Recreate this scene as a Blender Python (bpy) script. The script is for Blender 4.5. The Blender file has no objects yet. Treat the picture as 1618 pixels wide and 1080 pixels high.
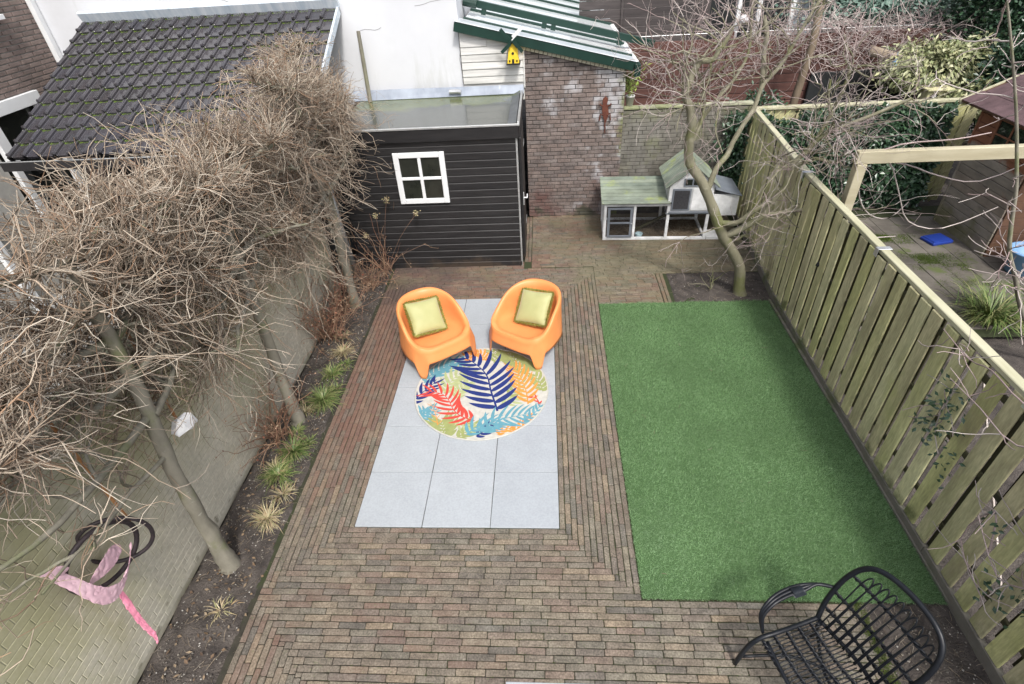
import bpy, bmesh, math, random
import numpy as np
from mathutils import Vector, Matrix, Euler, noise
random.seed(7); np.random.seed(7)
R = math.radians; PI = math.pi
C = bpy.context.scene.collection
sc = bpy.context.scene

# ------------------------------------------------------------------ camera, sky, sun, exposure
cam_data = bpy.data.cameras.new('camera'); cam = bpy.data.objects.new('camera', cam_data); C.objects.link(cam)
yaw, pitch, roll = -0.08466, 0.65981, -0.06682
f_ = Vector((math.sin(yaw)*math.cos(pitch), math.cos(yaw)*math.cos(pitch), -math.sin(pitch)))
r_ = Vector((math.cos(yaw), -math.sin(yaw), 0)); u_ = r_.cross(f_)
r2 = math.cos(roll)*r_ + math.sin(roll)*u_; u2 = -math.sin(roll)*r_ + math.cos(roll)*u_
m = Matrix((r2, u2, -f_)).transposed().to_4x4(); m.translation = Vector((1.7274, -2.6988, 4.138))
cam.matrix_world = m
cam_data.sensor_width = 36; cam_data.lens = 857.3*36/1618
cam_data.clip_start = 0.05; cam_data.clip_end = 400
sc.camera = cam

SUN_EL, SUN_AZ = R(54), R(160)          # azimuth measured clockwise from +Y
world = bpy.data.worlds.new("World"); sc.world = world; world.use_nodes = True
wn = world.node_tree; bg = wn.nodes['Background']
sky = wn.nodes.new('ShaderNodeTexSky'); sky.sky_type = 'NISHITA'; sky.sun_disc = False
sky.sun_elevation = SUN_EL; sky.sun_rotation = SUN_AZ
sky.air_density = 1.0; sky.dust_density = 4.0; sky.ozone_density = 1.0
hs = wn.nodes.new('ShaderNodeHueSaturation'); hs.inputs['Saturation'].default_value = 0.42
wn.links.new(sky.outputs[0], hs.inputs['Color']); wn.links.new(hs.outputs[0], bg.inputs[0])
bg.inputs[1].default_value = 0.11
sl = bpy.data.lights.new('sun', 'SUN'); sl.energy = 1.5; sl.angle = R(8); sl.color = (1, .965, .91)
so = bpy.data.objects.new('sun', sl); C.objects.link(so)
sd = Vector((math.sin(SUN_AZ)*math.cos(SUN_EL), math.cos(SUN_AZ)*math.cos(SUN_EL), math.sin(SUN_EL)))
so.rotation_euler = sd.to_track_quat('Z', 'Y').to_euler(); so.location = (0, 0, 12)
sc.view_settings.view_transform = 'Standard'; sc.view_settings.look = 'None'
sc.view_settings.exposure = 1.12; sc.view_settings.gamma = 1; sc.view_settings.use_curve_mapping = False
sc.cycles.max_bounces = 7; sc.cycles.use_denoising = True

# ------------------------------------------------------------------ helpers
def link(o, parent=None):
    C.objects.link(o)
    if parent is not None: o.parent = parent
    return o
def thing(name, label, cat, loc=(0, 0, 0), rz=0, group=None):
    o = bpy.data.objects.new(name, None); C.objects.link(o); o.location = loc; o.rotation_euler = (0, 0, rz)
    o.empty_display_size = .1
    return tag(o, label, cat, group)
def tag(o, label=None, cat=None, group=None, kind=None):
    if label: o['label'] = label
    if cat: o['category'] = cat
    if group: o['group'] = group
    if kind: o['kind'] = kind
    return o
def struct(o): o['kind'] = 'structure'; return o
def place(name, mesh, parent=None, loc=(0, 0, 0), rot=(0, 0, 0), scale=(1, 1, 1)):
    o = bpy.data.objects.new(name, mesh); o.location = loc; o.rotation_euler = rot; o.scale = scale
    return link(o, parent)

class MB:
    def __init__(s): s.v = []; s.f = []; s.sm = False
    def add(s, vs, fs):
        n = len(s.v); s.v.extend([tuple(v) for v in vs]); s.f.extend([tuple(i+n for i in f) for f in fs]); return s
    def box(s, lo, hi, M=None):
        x0, y0, z0 = lo; x1, y1, z1 = hi
        vs = [Vector(p) for p in ((x0,y0,z0),(x1,y0,z0),(x1,y1,z0),(x0,y1,z0),(x0,y0,z1),(x1,y0,z1),(x1,y1,z1),(x0,y1,z1))]
        if M is not None: vs = [M @ v for v in vs]
        return s.add(vs, [(0,3,2,1),(4,5,6,7),(0,1,5,4),(1,2,6,5),(2,3,7,6),(3,0,4,7)])
    def bbox(s, lo, hi, b=.004, M=None):
        """box with chamfered edges (all 12), 24 verts"""
        x0,y0,z0 = lo; x1,y1,z1 = hi; vs = []; 
        b = min(b, (x1-x0)*.45, (y1-y0)*.45, (z1-z0)*.45)
        X = (x0, x1); Y = (y0, y1); Z = (z0, z1); idx = {}
        for i in (0,1):
            for j in (0,1):
                for k in (0,1):
                    sx, sy, sz = (b, -b)[i], (b, -b)[j], (b, -b)[k]
                    for a, p in enumerate(((X[i], Y[j]+sy, Z[k]+sz), (X[i]+sx, Y[j], Z[k]+sz), (X[i]+sx, Y[j]+sy, Z[k]))):
                        idx[i,j,k,a] = len(vs); vs.append(Vector(p))
        fs = []
        def q(*k): fs.append(tuple(idx[t] for t in k))
        q((0,0,0,0),(0,0,1,0),(0,1,1,0),(0,1,0,0)); q((1,0,0,0),(1,1,0,0),(1,1,1,0),(1,0,1,0))
        q((0,0,0,1),(1,0,0,1),(1,0,1,1),(0,0,1,1)); q((0,1,0,1),(0,1,1,1),(1,1,1,1),(1,1,0,1))
        q((0,0,0,2),(0,1,0,2),(1,1,0,2),(1,0,0,2)); q((0,0,1,2),(1,0,1,2),(1,1,1,2),(0,1,1,2))
        for k in (0,1):      # edges along z: between faces 0 and 1
            pass
        for i in (0,1):
            for j in (0,1):
                q((i,j,0,0),(i,j,0,1),(i,j,1,1),(i,j,1,0))
            for k in (0,1):
                q((i,0,k,0),(i,1,k,0),(i,1,k,2),(i,0,k,2))
        for j in (0,1):
            for k in (0,1):
                q((0,j,k,1),(1,j,k,1),(1,j,k,2),(0,j,k,2))
        for i in (0,1):
            for j in (0,1):
                for k in (0,1): q((i,j,k,0),(i,j,k,1),(i,j,k,2))
        if M is not None: vs = [M @ v for v in vs]
        return s.add(vs, fs)
    def tube(s, pts, r, n=8, close=False, cap=True):
        pts = [Vector(p) for p in pts]; N = len(pts)
        rr = r if hasattr(r, '__len__') else [r]*N
        up = Vector((0, 0, 1)); rings = []; prev = None
        for i, p in enumerate(pts):
            if close: t = pts[(i+1) % N] - pts[i-1]
            else: t = pts[min(i+1, N-1)] - pts[max(i-1, 0)]
            t.normalize()
            if prev is None:
                a = t.cross(up if abs(t.z) < .95 else Vector((1, 0, 0)))
            else: a = prev - t*prev.dot(t)
            a.normalize(); prev = a; b = t.cross(a)
            rings.append([p + (a*math.cos(2*PI*k/n) + b*math.sin(2*PI*k/n))*rr[i] for k in range(n)])
        vs = [v for ring in rings for v in ring]; fs = []
        for i in range(N if close else N-1):
            j = (i+1) % N
            for k in range(n): fs.append((i*n+k, i*n+(k+1)%n, j*n+(k+1)%n, j*n+k))
        if cap and not close:
            fs.append(tuple(range(n))[::-1]); fs.append(tuple((N-1)*n+k for k in range(n)))
        return s.add(vs, fs)
    def prism(s, poly, z0, z1, M=None):
        n = len(poly); vs = [Vector((x, y, z0)) for x, y in poly] + [Vector((x, y, z1)) for x, y in poly]
        if M is not None: vs = [M @ v for v in vs]
        return s.add(vs, [tuple(range(n))[::-1], tuple(range(n, 2*n))] + [(i, (i+1)%n, n+(i+1)%n, n+i) for i in range(n)])
    def lathe(s, prof, n=16, M=None):
        vs = []; fs = []
        for r, z in prof:
            for k in range(n): vs.append(Vector((r*math.cos(2*PI*k/n), r*math.sin(2*PI*k/n), z)))
        for i in range(len(prof)-1):
            for k in range(n): fs.append((i*n+k, i*n+(k+1)%n, (i+1)*n+(k+1)%n, (i+1)*n+k))
        if M is not None: vs = [M @ v for v in vs]
        return s.add(vs, fs)
    def mesh(s, name, mat, smooth=False):
        me = bpy.data.meshes.new(name); me.from_pydata(s.v, [], s.f)
        if mat: me.materials.append(mat)
        bm = bmesh.new(); bm.from_mesh(me); bmesh.ops.recalc_face_normals(bm, faces=bm.faces); bm.to_mesh(me); bm.free()
        if smooth or s.sm: me.shade_smooth()
        return me
    def build(s, name, mat, parent=None, loc=(0,0,0), rot=(0,0,0), smooth=False):
        return place(name, s.mesh(name, mat, smooth), parent, loc, rot)

def npmesh(name, V, F, mat, smooth=False):
    V = np.asarray(V, dtype=np.float32).reshape(-1, 3); F = np.asarray(F, dtype=np.int32)
    k = F.shape[1]; me = bpy.data.meshes.new(name)
    me.vertices.add(len(V)); me.vertices.foreach_set('co', V.ravel())
    me.loops.add(F.size); me.loops.foreach_set('vertex_index', F.ravel())
    me.polygons.add(len(F)); me.polygons.foreach_set('loop_start', np.arange(0, F.size, k, dtype=np.int32))
    try: me.polygons.foreach_set('loop_total', np.full(len(F), k, dtype=np.int32))
    except Exception: pass
    me.materials.append(mat); me.update(calc_edges=True)
    if smooth: me.shade_smooth()
    else: me.shade_flat()
    return me

class Twigs:
    """many thin tapered tubes gathered into one mesh"""
    def __init__(s, n=3): s.V = []; s.F = []; s.c = 0; s.n = n
    def add(s, P, r, n=None):
        n = n or s.n; P = np.asarray(P, float); N = len(P); r = np.broadcast_to(np.asarray(r, float), (N,))
        T = np.empty_like(P); T[1:-1] = P[2:]-P[:-2]; T[0] = P[1]-P[0]; T[-1] = P[-1]-P[-2]
        T /= (np.linalg.norm(T, axis=1, keepdims=True)+1e-9)
        ref = np.array([.31, .17, .93]) if abs(T[0, 2]) < .8 else np.array([.93, .21, .1])
        A = np.cross(T, ref); A /= (np.linalg.norm(A, axis=1, keepdims=True)+1e-9); B = np.cross(T, A)
        ang = 2*PI*np.arange(n)/n
        V = P[:, None, :] + r[:, None, None]*(A[:, None, :]*np.cos(ang)[None, :, None] + B[:, None, :]*np.sin(ang)[None, :, None])
        s.V.append(V.reshape(-1, 3))
        i = np.arange(N-1)[:, None]*n; k = np.arange(n)[None, :]; k2 = (k+1) % n
        s.F.append(np.stack([i+k, i+k2, i+n+k2, i+n+k], -1).reshape(-1, 4) + s.c); s.c += N*n
    def build(s, name, mat, parent=None, loc=(0,0,0), smooth=True):
        return place(name, npmesh(name, np.concatenate(s.V), np.concatenate(s.F), mat, smooth), parent, loc)

def smooth_poly(P, k=3):
    P = np.array(P, float); n = len(P); out = []
    for i in range(n-1):
        p0 = P[max(i-1, 0)]; p1 = P[i]; p2 = P[i+1]; p3 = P[min(i+2, n-1)]
        for t in np.arange(k)/k: out.append(.5*((2*p1)+(-p0+p2)*t+(2*p0-5*p1+4*p2-p3)*t*t+(-p0+3*p1-3*p2+p3)*t**3))
    out.append(P[-1]); return np.array(out)

def wander(p, d, L, k, jit, up=0.0, rng=np.random):
    """crooked polyline of k segments"""
    p = np.array(p, float); d = np.array(d, float); d /= np.linalg.norm(d)+1e-9; P = [p.copy()]
    for i in range(k):
        d = d + rng.normal(0, jit, 3) + np.array([0, 0, up]); d /= np.linalg.norm(d)+1e-9
        p = p + d*L/k; P.append(p.copy())
    return np.array(P), d

def leaf_mesh(name, V0, D, UP, L, W, mat, fold=.25):
    """many pointed leaves: V0 base points, D directions, UP normals, L lengths, W widths; 2 quads each"""
    D = D/np.linalg.norm(D, axis=1, keepdims=True); S = np.cross(D, UP); S /= np.linalg.norm(S, axis=1, keepdims=True)+1e-9
    Nn = np.cross(S, D); L = L[:, None]; W = W[:, None]
    a = V0; t = V0 + D*L; mid = V0 + D*L*.5 - Nn*L*.06
    l = mid + S*W*.5 + Nn*W*fold; r = mid - S*W*.5 + Nn*W*fold
    m1 = V0 + D*L*.5 - Nn*L*.0
    V = np.stack([a, l, t, r, m1], 1).reshape(-1, 3); b = np.arange(len(V0))[:, None]*5
    F = np.concatenate([b+np.array([0, 4, 1]), b+np.array([4, 2, 1]), b+np.array([0, 3, 4]), b+np.array([4, 3, 2])], 0)
    return npmesh(name, V, F, mat, False)

# ------------------------------------------------------------------ materials
def ramp(nt, stops, interp='LINEAR'):
    n = nt.nodes.new('ShaderNodeValToRGB'); n.color_ramp.interpolation = interp
    e = n.color_ramp.elements
    while len(e) > 1: e.remove(e[0])
    e[0].position = stops[0][0]; e[0].color = (*stops[0][1], 1) if len(stops[0][1]) == 3 else stops[0][1]
    for p, c in stops[1:]:
        x = e.new(p); x.color = (*c, 1)
    return n
def even(cols): 
    n = len(cols); return [(i/max(1, n-1), c) for i, c in enumerate(cols)]
def mat(name, cols, rough=.8, scale=6, detail=6, stretch=(1, 1, 1), rand=None, randmix=.8, bump=.2, bscale=60, spec=.4,
        masks=(), rough2=None, fine=None, grain=(.72, 1.2), coord='Position', metallic=0, trans=0, coat=0, sheen=0, bdist=.004):
    """cols: noise ramp; rand: colours by instance/island; masks: list of dict(color, scale, lo, hi, amt, axis=(axis,v0,v1)...)"""
    m = bpy.data.materials.new(name); m.use_nodes = True; nt = m.node_tree; N = nt.nodes; Lk = nt.links
    b = N['Principled BSDF']
    geo = N.new('ShaderNodeNewGeometry'); tc = N.new('ShaderNodeTexCoord')
    src = geo.outputs['Position'] if coord == 'Position' else tc.outputs[coord]
    mp = N.new('ShaderNodeMapping'); mp.inputs['Scale'].default_value = stretch; Lk.new(src, mp.inputs['Vector'])
    nz = N.new('ShaderNodeTexNoise'); nz.inputs['Scale'].default_value = scale; nz.inputs['Detail'].default_value = detail
    nz.inputs['Roughness'].default_value = .6
    Lk.new(mp.outputs[0], nz.inputs['Vector'])
    spread = N.new('ShaderNodeMapRange'); spread.inputs['From Min'].default_value = .3; spread.inputs['From Max'].default_value = .7
    Lk.new(nz.outputs['Fac'], spread.inputs['Value'])
    rp = ramp(nt, even(cols)); Lk.new(spread.outputs[0], rp.inputs[0]); col = rp.outputs[0]
    oi = N.new('ShaderNodeObjectInfo'); ad = N.new('ShaderNodeMath'); ad.operation = 'ADD'
    Lk.new(oi.outputs['Random'], ad.inputs[0]); Lk.new(geo.outputs['Random Per Island'], ad.inputs[1])
    fr = N.new('ShaderNodeMath'); fr.operation = 'FRACT'; Lk.new(ad.outputs[0], fr.inputs[0]); rnd = fr.outputs[0]
    def mix(fac, a, c, mode='MIX'):
        x = N.new('ShaderNodeMix'); x.data_type = 'RGBA'; x.blend_type = mode
        if isinstance(fac, (int, float)): x.inputs[0].default_value = fac
        else: Lk.new(fac, x.inputs[0])
        for s, v in ((6, a), (7, c)):
            if isinstance(v, tuple): x.inputs[s].default_value = (*v, 1)
            else: Lk.new(v, x.inputs[s])
        return x.outputs[2]
    if rand:
        rr = ramp(nt, even(rand)); Lk.new(rnd, rr.inputs[0]); col = mix(randmix, col, rr.outputs[0])
        # keep the grain: multiply by noise around 1
        gr = ramp(nt, [(0, (grain[0],)*3), (1, (grain[1],)*3)]); Lk.new(spread.outputs[0], gr.inputs[0])
        col = mix(1.0, col, gr.outputs[0], 'MULTIPLY')
    if fine:
        n4 = N.new('ShaderNodeTexNoise'); n4.inputs['Scale'].default_value = fine[0]; n4.inputs['Detail'].default_value = 3; Lk.new(mp.outputs[0], n4.inputs['Vector'])
        g4 = ramp(nt, [(.3, (fine[1],)*3), (.7, (fine[2],)*3)]); Lk.new(n4.outputs['Fac'], g4.inputs[0]); col = mix(1.0, col, g4.outputs[0], 'MULTIPLY')
    for k in masks:
        n2 = N.new('ShaderNodeTexNoise'); n2.inputs['Scale'].default_value = k.get('scale', 2); n2.inputs['Detail'].default_value = k.get('detail', 8)
        n2.inputs['Roughness'].default_value = .65
        mp2 = N.new('ShaderNodeMapping'); mp2.inputs['Scale'].default_value = k.get('stretch', (1, 1, 1)); mp2.inputs['Location'].default_value = k.get('off', (3.1, 1.7, 5.3))
        Lk.new(geo.outputs['Position'] if k.get('coord', 'P') == 'P' else tc.outputs['Object'], mp2.inputs[0]); Lk.new(mp2.outputs[0], n2.inputs['Vector'])
        val = n2.outputs['Fac']
        for (ax, v0, v1, w) in k.get('axes', ()):       # adds w * clamp((p-v0)/(v1-v0)) 
            sp = N.new('ShaderNodeSeparateXYZ'); Lk.new(geo.outputs['Position'] if k.get('coord', 'P') == 'P' else tc.outputs['Object'], sp.inputs[0])
            mr = N.new('ShaderNodeMapRange'); mr.inputs['From Min'].default_value = v0; mr.inputs['From Max'].default_value = v1
            mr.inputs['To Min'].default_value = 0; mr.inputs['To Max'].default_value = w
            Lk.new(sp.outputs['XYZ'.index(ax)], mr.inputs['Value'])
            a2 = N.new('ShaderNodeMath'); a2.operation = 'ADD'; Lk.new(val, a2.inputs[0]); Lk.new(mr.outputs[0], a2.inputs[1]); val = a2.outputs[0]
        if k.get('rnd'):
            a3 = N.new('ShaderNodeMath'); a3.operation = 'MULTIPLY_ADD'; Lk.new(rnd, a3.inputs[0]); a3.inputs[1].default_value = k['rnd']; Lk.new(val, a3.inputs[2]); val = a3.outputs[0]
        mr = N.new('ShaderNodeMapRange'); mr.inputs['From Min'].default_value = k.get('lo', .5); mr.inputs['From Max'].default_value = k.get('hi', .6)
        mr.inputs['To Max'].default_value = k.get('amt', 1); mr.interpolation_type = 'SMOOTHSTEP'; Lk.new(val, mr.inputs['Value'])
        col = mix(mr.outputs[0], col, k['color'], k.get('mode', 'MIX'))
    Lk.new(col, b.inputs['Base Color'])
    b.inputs['Roughness'].default_value = rough
    if rough2 is not None:
        mr = N.new('ShaderNodeMapRange'); mr.inputs['To Min'].default_value = rough; mr.inputs['To Max'].default_value = rough2
        Lk.new(spread.outputs[0], mr.inputs['Value']); Lk.new(mr.outputs[0], b.inputs['Roughness'])
    b.inputs['Specular IOR Level'].default_value = spec; b.inputs['Metallic'].default_value = metallic
    b.inputs['Coat Weight'].default_value = coat; b.inputs['Transmission Weight'].default_value = trans
    b.inputs['Sheen Weight'].default_value = sheen
    if bump:
        n3 = N.new('ShaderNodeTexNoise'); n3.inputs['Scale'].default_value = bscale; n3.inputs['Detail'].default_value = 5
        Lk.new(mp.outputs[0], n3.inputs['Vector'])
        bp = N.new('ShaderNodeBump'); bp.inputs['Strength'].default_value = bump; bp.inputs['Distance'].default_value = bdist
        Lk.new(n3.outputs['Fac'], bp.inputs['Height']); Lk.new(bp.outputs[0], b.inputs['Normal'])
    return m

GREEN_ALGAE = (.15, .17, .045)
M = {}
M['paver'] = mat('paver', [(.19,.155,.125),(.24,.20,.16)], .88, 9, rand=[(.10,.092,.080),(.165,.135,.103),(.13,.120,.096),(.225,.175,.122),(.15,.138,.11),(.175,.128,.10),(.112,.108,.094),(.20,.176,.13),(.13,.11,.09)],
    randmix=.85, bump=.9, bscale=110, rough2=.7, fine=(75, .55, 1.35),
    masks=[dict(color=(.155,.072,.052), scale=.9, lo=.84, hi=1.28, amt=.65, rnd=.35, axes=[('X',2.2,-.4,.30),('Y',.0,3.6,.30)]),
           dict(color=(.06,.045,.042), scale=1.3, lo=.80, hi=1.10, amt=.8, axes=[('X',1.2,-.3,.26),('Y',2.4,4.4,.32)]),
           dict(color=(.145,.135,.075), scale=2.0, lo=.74, hi=1.05, amt=.5, axes=[('X',1.6,2.6,.2),('Y',1.5,4.4,.32)]),
           dict(color=(.10,.13,.05), scale=45, lo=.60, hi=.70, amt=.5)])
M['joint'] = mat('joint', [(.022,.020,.015),(.045,.04,.03)], .95, 14, bump=.5, bscale=120,
    masks=[dict(color=(.03,.042,.012), scale=2.2, lo=.42, hi=.62, amt=.7, axes=[('X',-.5,2.6,.12)])])
M['slab'] = mat('slab', [(.335,.36,.385),(.36,.385,.41)], .6, 3.5, rand=[(.31,.335,.365),(.375,.40,.425),(.335,.36,.385)], randmix=.5, bump=.1, bscale=220, rough2=.5, fine=(60, .92, 1.06), grain=(.96, 1.03),
    masks=[dict(color=(.22,.23,.225), scale=2.4, lo=.58, hi=.85, amt=.45), dict(color=(.20,.19,.15), scale=9, lo=.68, hi=.80, amt=.4), dict(color=(.25,.24,.2), scale=70, lo=.72, hi=.78, amt=.5)])
M['soil'] = mat('soil', [(.032,.027,.025),(.065,.055,.049),(.105,.09,.08)], .97, 7, detail=12, bump=1, bscale=55, bdist=.02,
    masks=[dict(color=(.12,.10,.085), scale=60, lo=.62, hi=.72, amt=.6)])
M['turf_base'] = mat('turf_base', [(.05,.10,.035),(.065,.125,.045)], .95, 20)
M['turf'] = mat('turf', [(.145,.265,.105),(.19,.33,.145)], .6, 1.2, detail=8, rand=[(.105,.20,.08),(.165,.29,.125),(.29,.43,.24),(.16,.28,.11)], randmix=.65, grain=(.78, 1.18), masks=[dict(color=(.21,.30,.18), scale=1.6, lo=.66, hi=.95, amt=.5, axes=[('Y',1.2,-.6,.16),('X',3.8,2.5,.12)]), dict(color=(.06,.115,.045), scale=.8, lo=.60, hi=.95, amt=.55, axes=[('Y',1.8,3.4,.14),('X',3.9,4.6,.22)])], bump=0, spec=.35)  # last mask paints the fence's shade into the blades, with a darker far end
M['wallbrick'] = mat('wallbrick', [(.17,.14,.135),(.23,.19,.18)], .75, 7, rand=[(.15,.122,.11),(.18,.138,.12),(.20,.162,.145),(.135,.112,.104),(.21,.182,.168)],
    randmix=.75, fine=(45, .75, 1.2), bump=.6, bscale=70,
    masks=[dict(color=(.46,.46,.48), scale=3.2, stretch=(1,1,.6), lo=.72, hi=.90, amt=.8, rnd=.10, axes=[('X',2.05,2.55,.16),('X',2.9,2.75,.0),('Z',1.0,1.7,.12)]),
           dict(color=(.095,.035,.03), scale=1.4, lo=.66, hi=.9, amt=.7, axes=[('Z',1.3,.3,.22)]),
           dict(color=(.045,.05,.03), scale=4, lo=.72, hi=.85, amt=.8, axes=[('Z',.45,.05,.32)]),
           dict(color=GREEN_ALGAE, scale=5, lo=.66, hi=.85, amt=.75, axes=[('X',2.7,2.97,.28)])])
M['mortar'] = mat('mortar', [(.075,.068,.064),(.11,.10,.095)], .95, 12, bump=.4)
M['mortar_light'] = mat('mortar_light', [(.34,.33,.31),(.42,.41,.38)], .95, 12, bump=.4)
M['housebrick'] = mat('housebrick', [(.16,.12,.105),(.21,.165,.145)], .85, 7, rand=[(.14,.11,.10),(.20,.15,.135),(.23,.18,.16),(.17,.125,.11)], bump=.5, bscale=70)
M['greybrick'] = mat('greybrick', [(.11,.10,.08),(.16,.15,.125)], .9, 6, rand=[(.11,.105,.09),(.15,.14,.125),(.17,.16,.14),(.12,.115,.10)], randmix=.5, bump=.6, bscale=60,
    masks=[dict(color=(.30,.29,.27), scale=1.5, stretch=(1,1,.3), lo=.5, hi=.75, amt=.5), dict(color=GREEN_ALGAE, scale=2.5, lo=.55, hi=.8, amt=.45, axes=[('Z',.5,1.7,.12)]),
           dict(color=(.03,.035,.02), scale=3, lo=.62, hi=.8, amt=.7, axes=[('Z',.6,0,.25)])])
M['greymortar'] = mat('greymortar', [(.08,.075,.06),(.11,.105,.085)], .95, 12, bump=.4)
M['palebrick'] = mat('palebrick', [(.47,.445,.365),(.54,.51,.425)], .85, 2.5, detail=10, rand=[(.48,.455,.375),(.52,.49,.405)], randmix=.4, bump=.35, fine=(30, .85, 1.12), grain=(.88, 1.08), bscale=50,
    masks=[dict(color=(.36,.345,.20), scale=1.5, stretch=(1,1,.5), lo=.48, hi=.86, amt=.9, axes=[('Z',.3,1.5,.24)]),
           dict(color=(.12,.115,.09), scale=2.3, lo=.60, hi=.80, amt=.55), dict(color=(.09,.08,.05), scale=6, lo=.66, hi=.8, amt=.7, axes=[('Z',.2,0,.16)])])
M['palemortar'] = mat('palemortar', [(.39,.365,.295),(.45,.42,.34)], .95, 8, bump=.4, masks=[dict(color=(.12,.14,.04), scale=1.5, lo=.45, hi=.8, amt=.8, axes=[('Z',.3,1.5,.22)])])
M['coping'] = mat('coping', [(.22,.23,.13),(.36,.36,.26)], .95, 12, rand=[(.25,.27,.13),(.36,.36,.27),(.20,.22,.10)], bump=.8, bscale=40)
M['white_render'] = mat('white_render', [(.56,.57,.60),(.63,.64,.665)], .85, .9, detail=10, bump=.12, bscale=25, masks=[dict(color=(.36,.37,.34), scale=2.2, stretch=(1.4,1,.25), lo=.62, hi=.85, amt=.5, axes=[('Z',2.8,2.15,.18)]), dict(color=(.50,.51,.52), scale=.8, lo=.5, hi=.7, amt=.5)])
M['white_plank'] = mat('white_plank', [(.52,.515,.495),(.60,.595,.58)], .6, 3, stretch=(.4,1,6), rand=[(.53,.525,.51),(.60,.59,.575)], randmix=.5, bump=.15, masks=[dict(color=(.45,.44,.38), scale=2, stretch=(.4,1,3), lo=.66, hi=.8, amt=.5, axes=[('Z',2.7,2.2,.16)])])
M['shed_board'] = mat('shed_board', [(.014,.0135,.0145),(.022,.021,.022)], .5, 4, stretch=(.6,1,5), rand=[(.013,.0125,.0135),(.023,.0215,.022)], randmix=.5, bump=.25, bscale=35, spec=.45,
    masks=[dict(color=(.07,.05,.035), scale=3, lo=.68, hi=.85, amt=.6, axes=[('Z',.35,0,.28)])])
M['black_paint'] = mat('black_paint', [(.016,.015,.016),(.026,.024,.025)], .45, 5, bump=.1)
M['trim_white'] = mat('trim_white', [(.66,.67,.68),(.72,.73,.74)], .4, 6, bump=.05)
M['glass_dark'] = mat('glass_dark', [(.012,.014,.012),(.03,.032,.026)], .06, 4, bump=0, spec=.6)
M['alu'] = mat('alu', [(.42,.43,.43),(.55,.56,.56)], .35, 9, bump=.1, metallic=.6)
M['bitumen'] = mat('bitumen', [(.055,.062,.058),(.085,.092,.086)], .12, 1.3, detail=8, bump=.02, bscale=30, spec=.6, coat=.15, rough2=.26,
    masks=[dict(color=(.12,.14,.055), scale=1.6, lo=.72, hi=.86, amt=.85, axes=[('Y',5.35,5.75,.34),('X',1.2,.75,.1)]), dict(color=(.32,.34,.24), scale=55, lo=.80, hi=.86, amt=.8, axes=[('Y',5.2,5.95,.18)])])
M['bitumen_edge'] = mat('bitumen_edge', [(.07,.078,.084),(.12,.128,.135)], .55, 6, bump=.3, masks=[dict(color=(.10,.13,.03), scale=6, lo=.62, hi=.75, amt=.7, axes=[('Y',5.2,6.1,.2)])])
M['lead'] = mat('lead', [(.22,.25,.31),(.36,.40,.47)], .5, 5, stretch=(1,1,.5), bump=.2, masks=[dict(color=(.75,.78,.82), scale=4, stretch=(1.5,1,.4), lo=.62, hi=.75, amt=.5)])
M['lead_pale'] = mat('lead_pale', [(.42,.50,.58),(.68,.72,.76)], .5, 4, stretch=(3,1,.4), bump=.2)
M['roof_tile'] = mat('roof_tile', [(.040,.038,.042),(.060,.056,.064)], .18, 3, rand=[(.036,.033,.036),(.062,.057,.064),(.048,.046,.056)], bump=.1, bscale=25, spec=.6, coat=.35, rough2=.3, coord='Object',
    masks=[dict(color=(.09,.14,.02), scale=14, lo=.70, hi=.80, amt=.9, coord='O', axes=[('Y',.165,.235,.28)])])
M['green_paint'] = mat('green_paint', [(.005,.026,.019),(.008,.036,.027)], .4, 6, bump=.1, spec=.5)
M['roof_glass'] = mat('roof_glass', [(.66,.70,.72),(.74,.77,.78)], .25, .8, detail=5, bump=0, spec=.7, coat=.6, masks=[dict(color=(.48,.60,.58), scale=1.3, lo=.60, hi=.72, amt=.6)])
M['roof_zinc'] = mat('roof_zinc', [(.52,.56,.60),(.68,.71,.74)], .3, 3, bump=.05, metallic=.3)
M['cream'] = mat('cream', [(.55,.52,.40),(.66,.63,.50)], .8, 20, bump=.2)
M['fence_board'] = mat('fence_board', [(.42,.385,.21),(.55,.51,.32)], .85, 2.2, stretch=(3,3,.5), detail=9, rand=[(.50,.48,.23),(.56,.53,.31),(.42,.38,.24),(.60,.57,.36),(.48,.485,.20),(.44,.385,.26)], randmix=.7, fine=(26, .8, 1.15), bump=.5, bscale=30,
    masks=[dict(color=(.38,.41,.12), scale=1.8, stretch=(1,1,.5), lo=.5, hi=.75, amt=.6), dict(color=(.20,.155,.11), scale=1.6, stretch=(1,1,.5), off=(9,4,1), lo=.62, hi=.85, amt=.6, axes=[('Y',3,-1,.16)]),
           dict(color=(.07,.09,.03), scale=3, lo=.66, hi=.85, amt=.8, axes=[('Z',.4,.1,.25)])])
M['fence_back'] = mat('fence_back', [(.028,.026,.014),(.055,.05,.026)], .9, 3, stretch=(3,3,.5), rand=[(.025,.023,.013),(.055,.052,.024)], bump=.4)  # fence wood darkened: shade in the gaps between boards put into the colour
M['fence_top'] = mat('fence_top', [(.33,.32,.20),(.50,.48,.35)], .75, 2.5, stretch=(4,.5,4), detail=9, bump=.4, bscale=40, masks=[dict(color=(.30,.34,.12), scale=2, lo=.58, hi=.75, amt=.7)])
M['gravel_board'] = mat('gravel_board', [(.13,.12,.10),(.20,.185,.155)], .9, 6, bump=.5, masks=[dict(color=(.08,.11,.03), scale=3, lo=.52, hi=.7, amt=.7, axes=[('Y',0,3,.1)])])
M['red_board'] = mat('red_board', [(.075,.034,.027),(.11,.05,.04)], .7, 4, stretch=(.5,1,5), rand=[(.07,.031,.025),(.115,.052,.042),(.09,.041,.033)], bump=.3)
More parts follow.
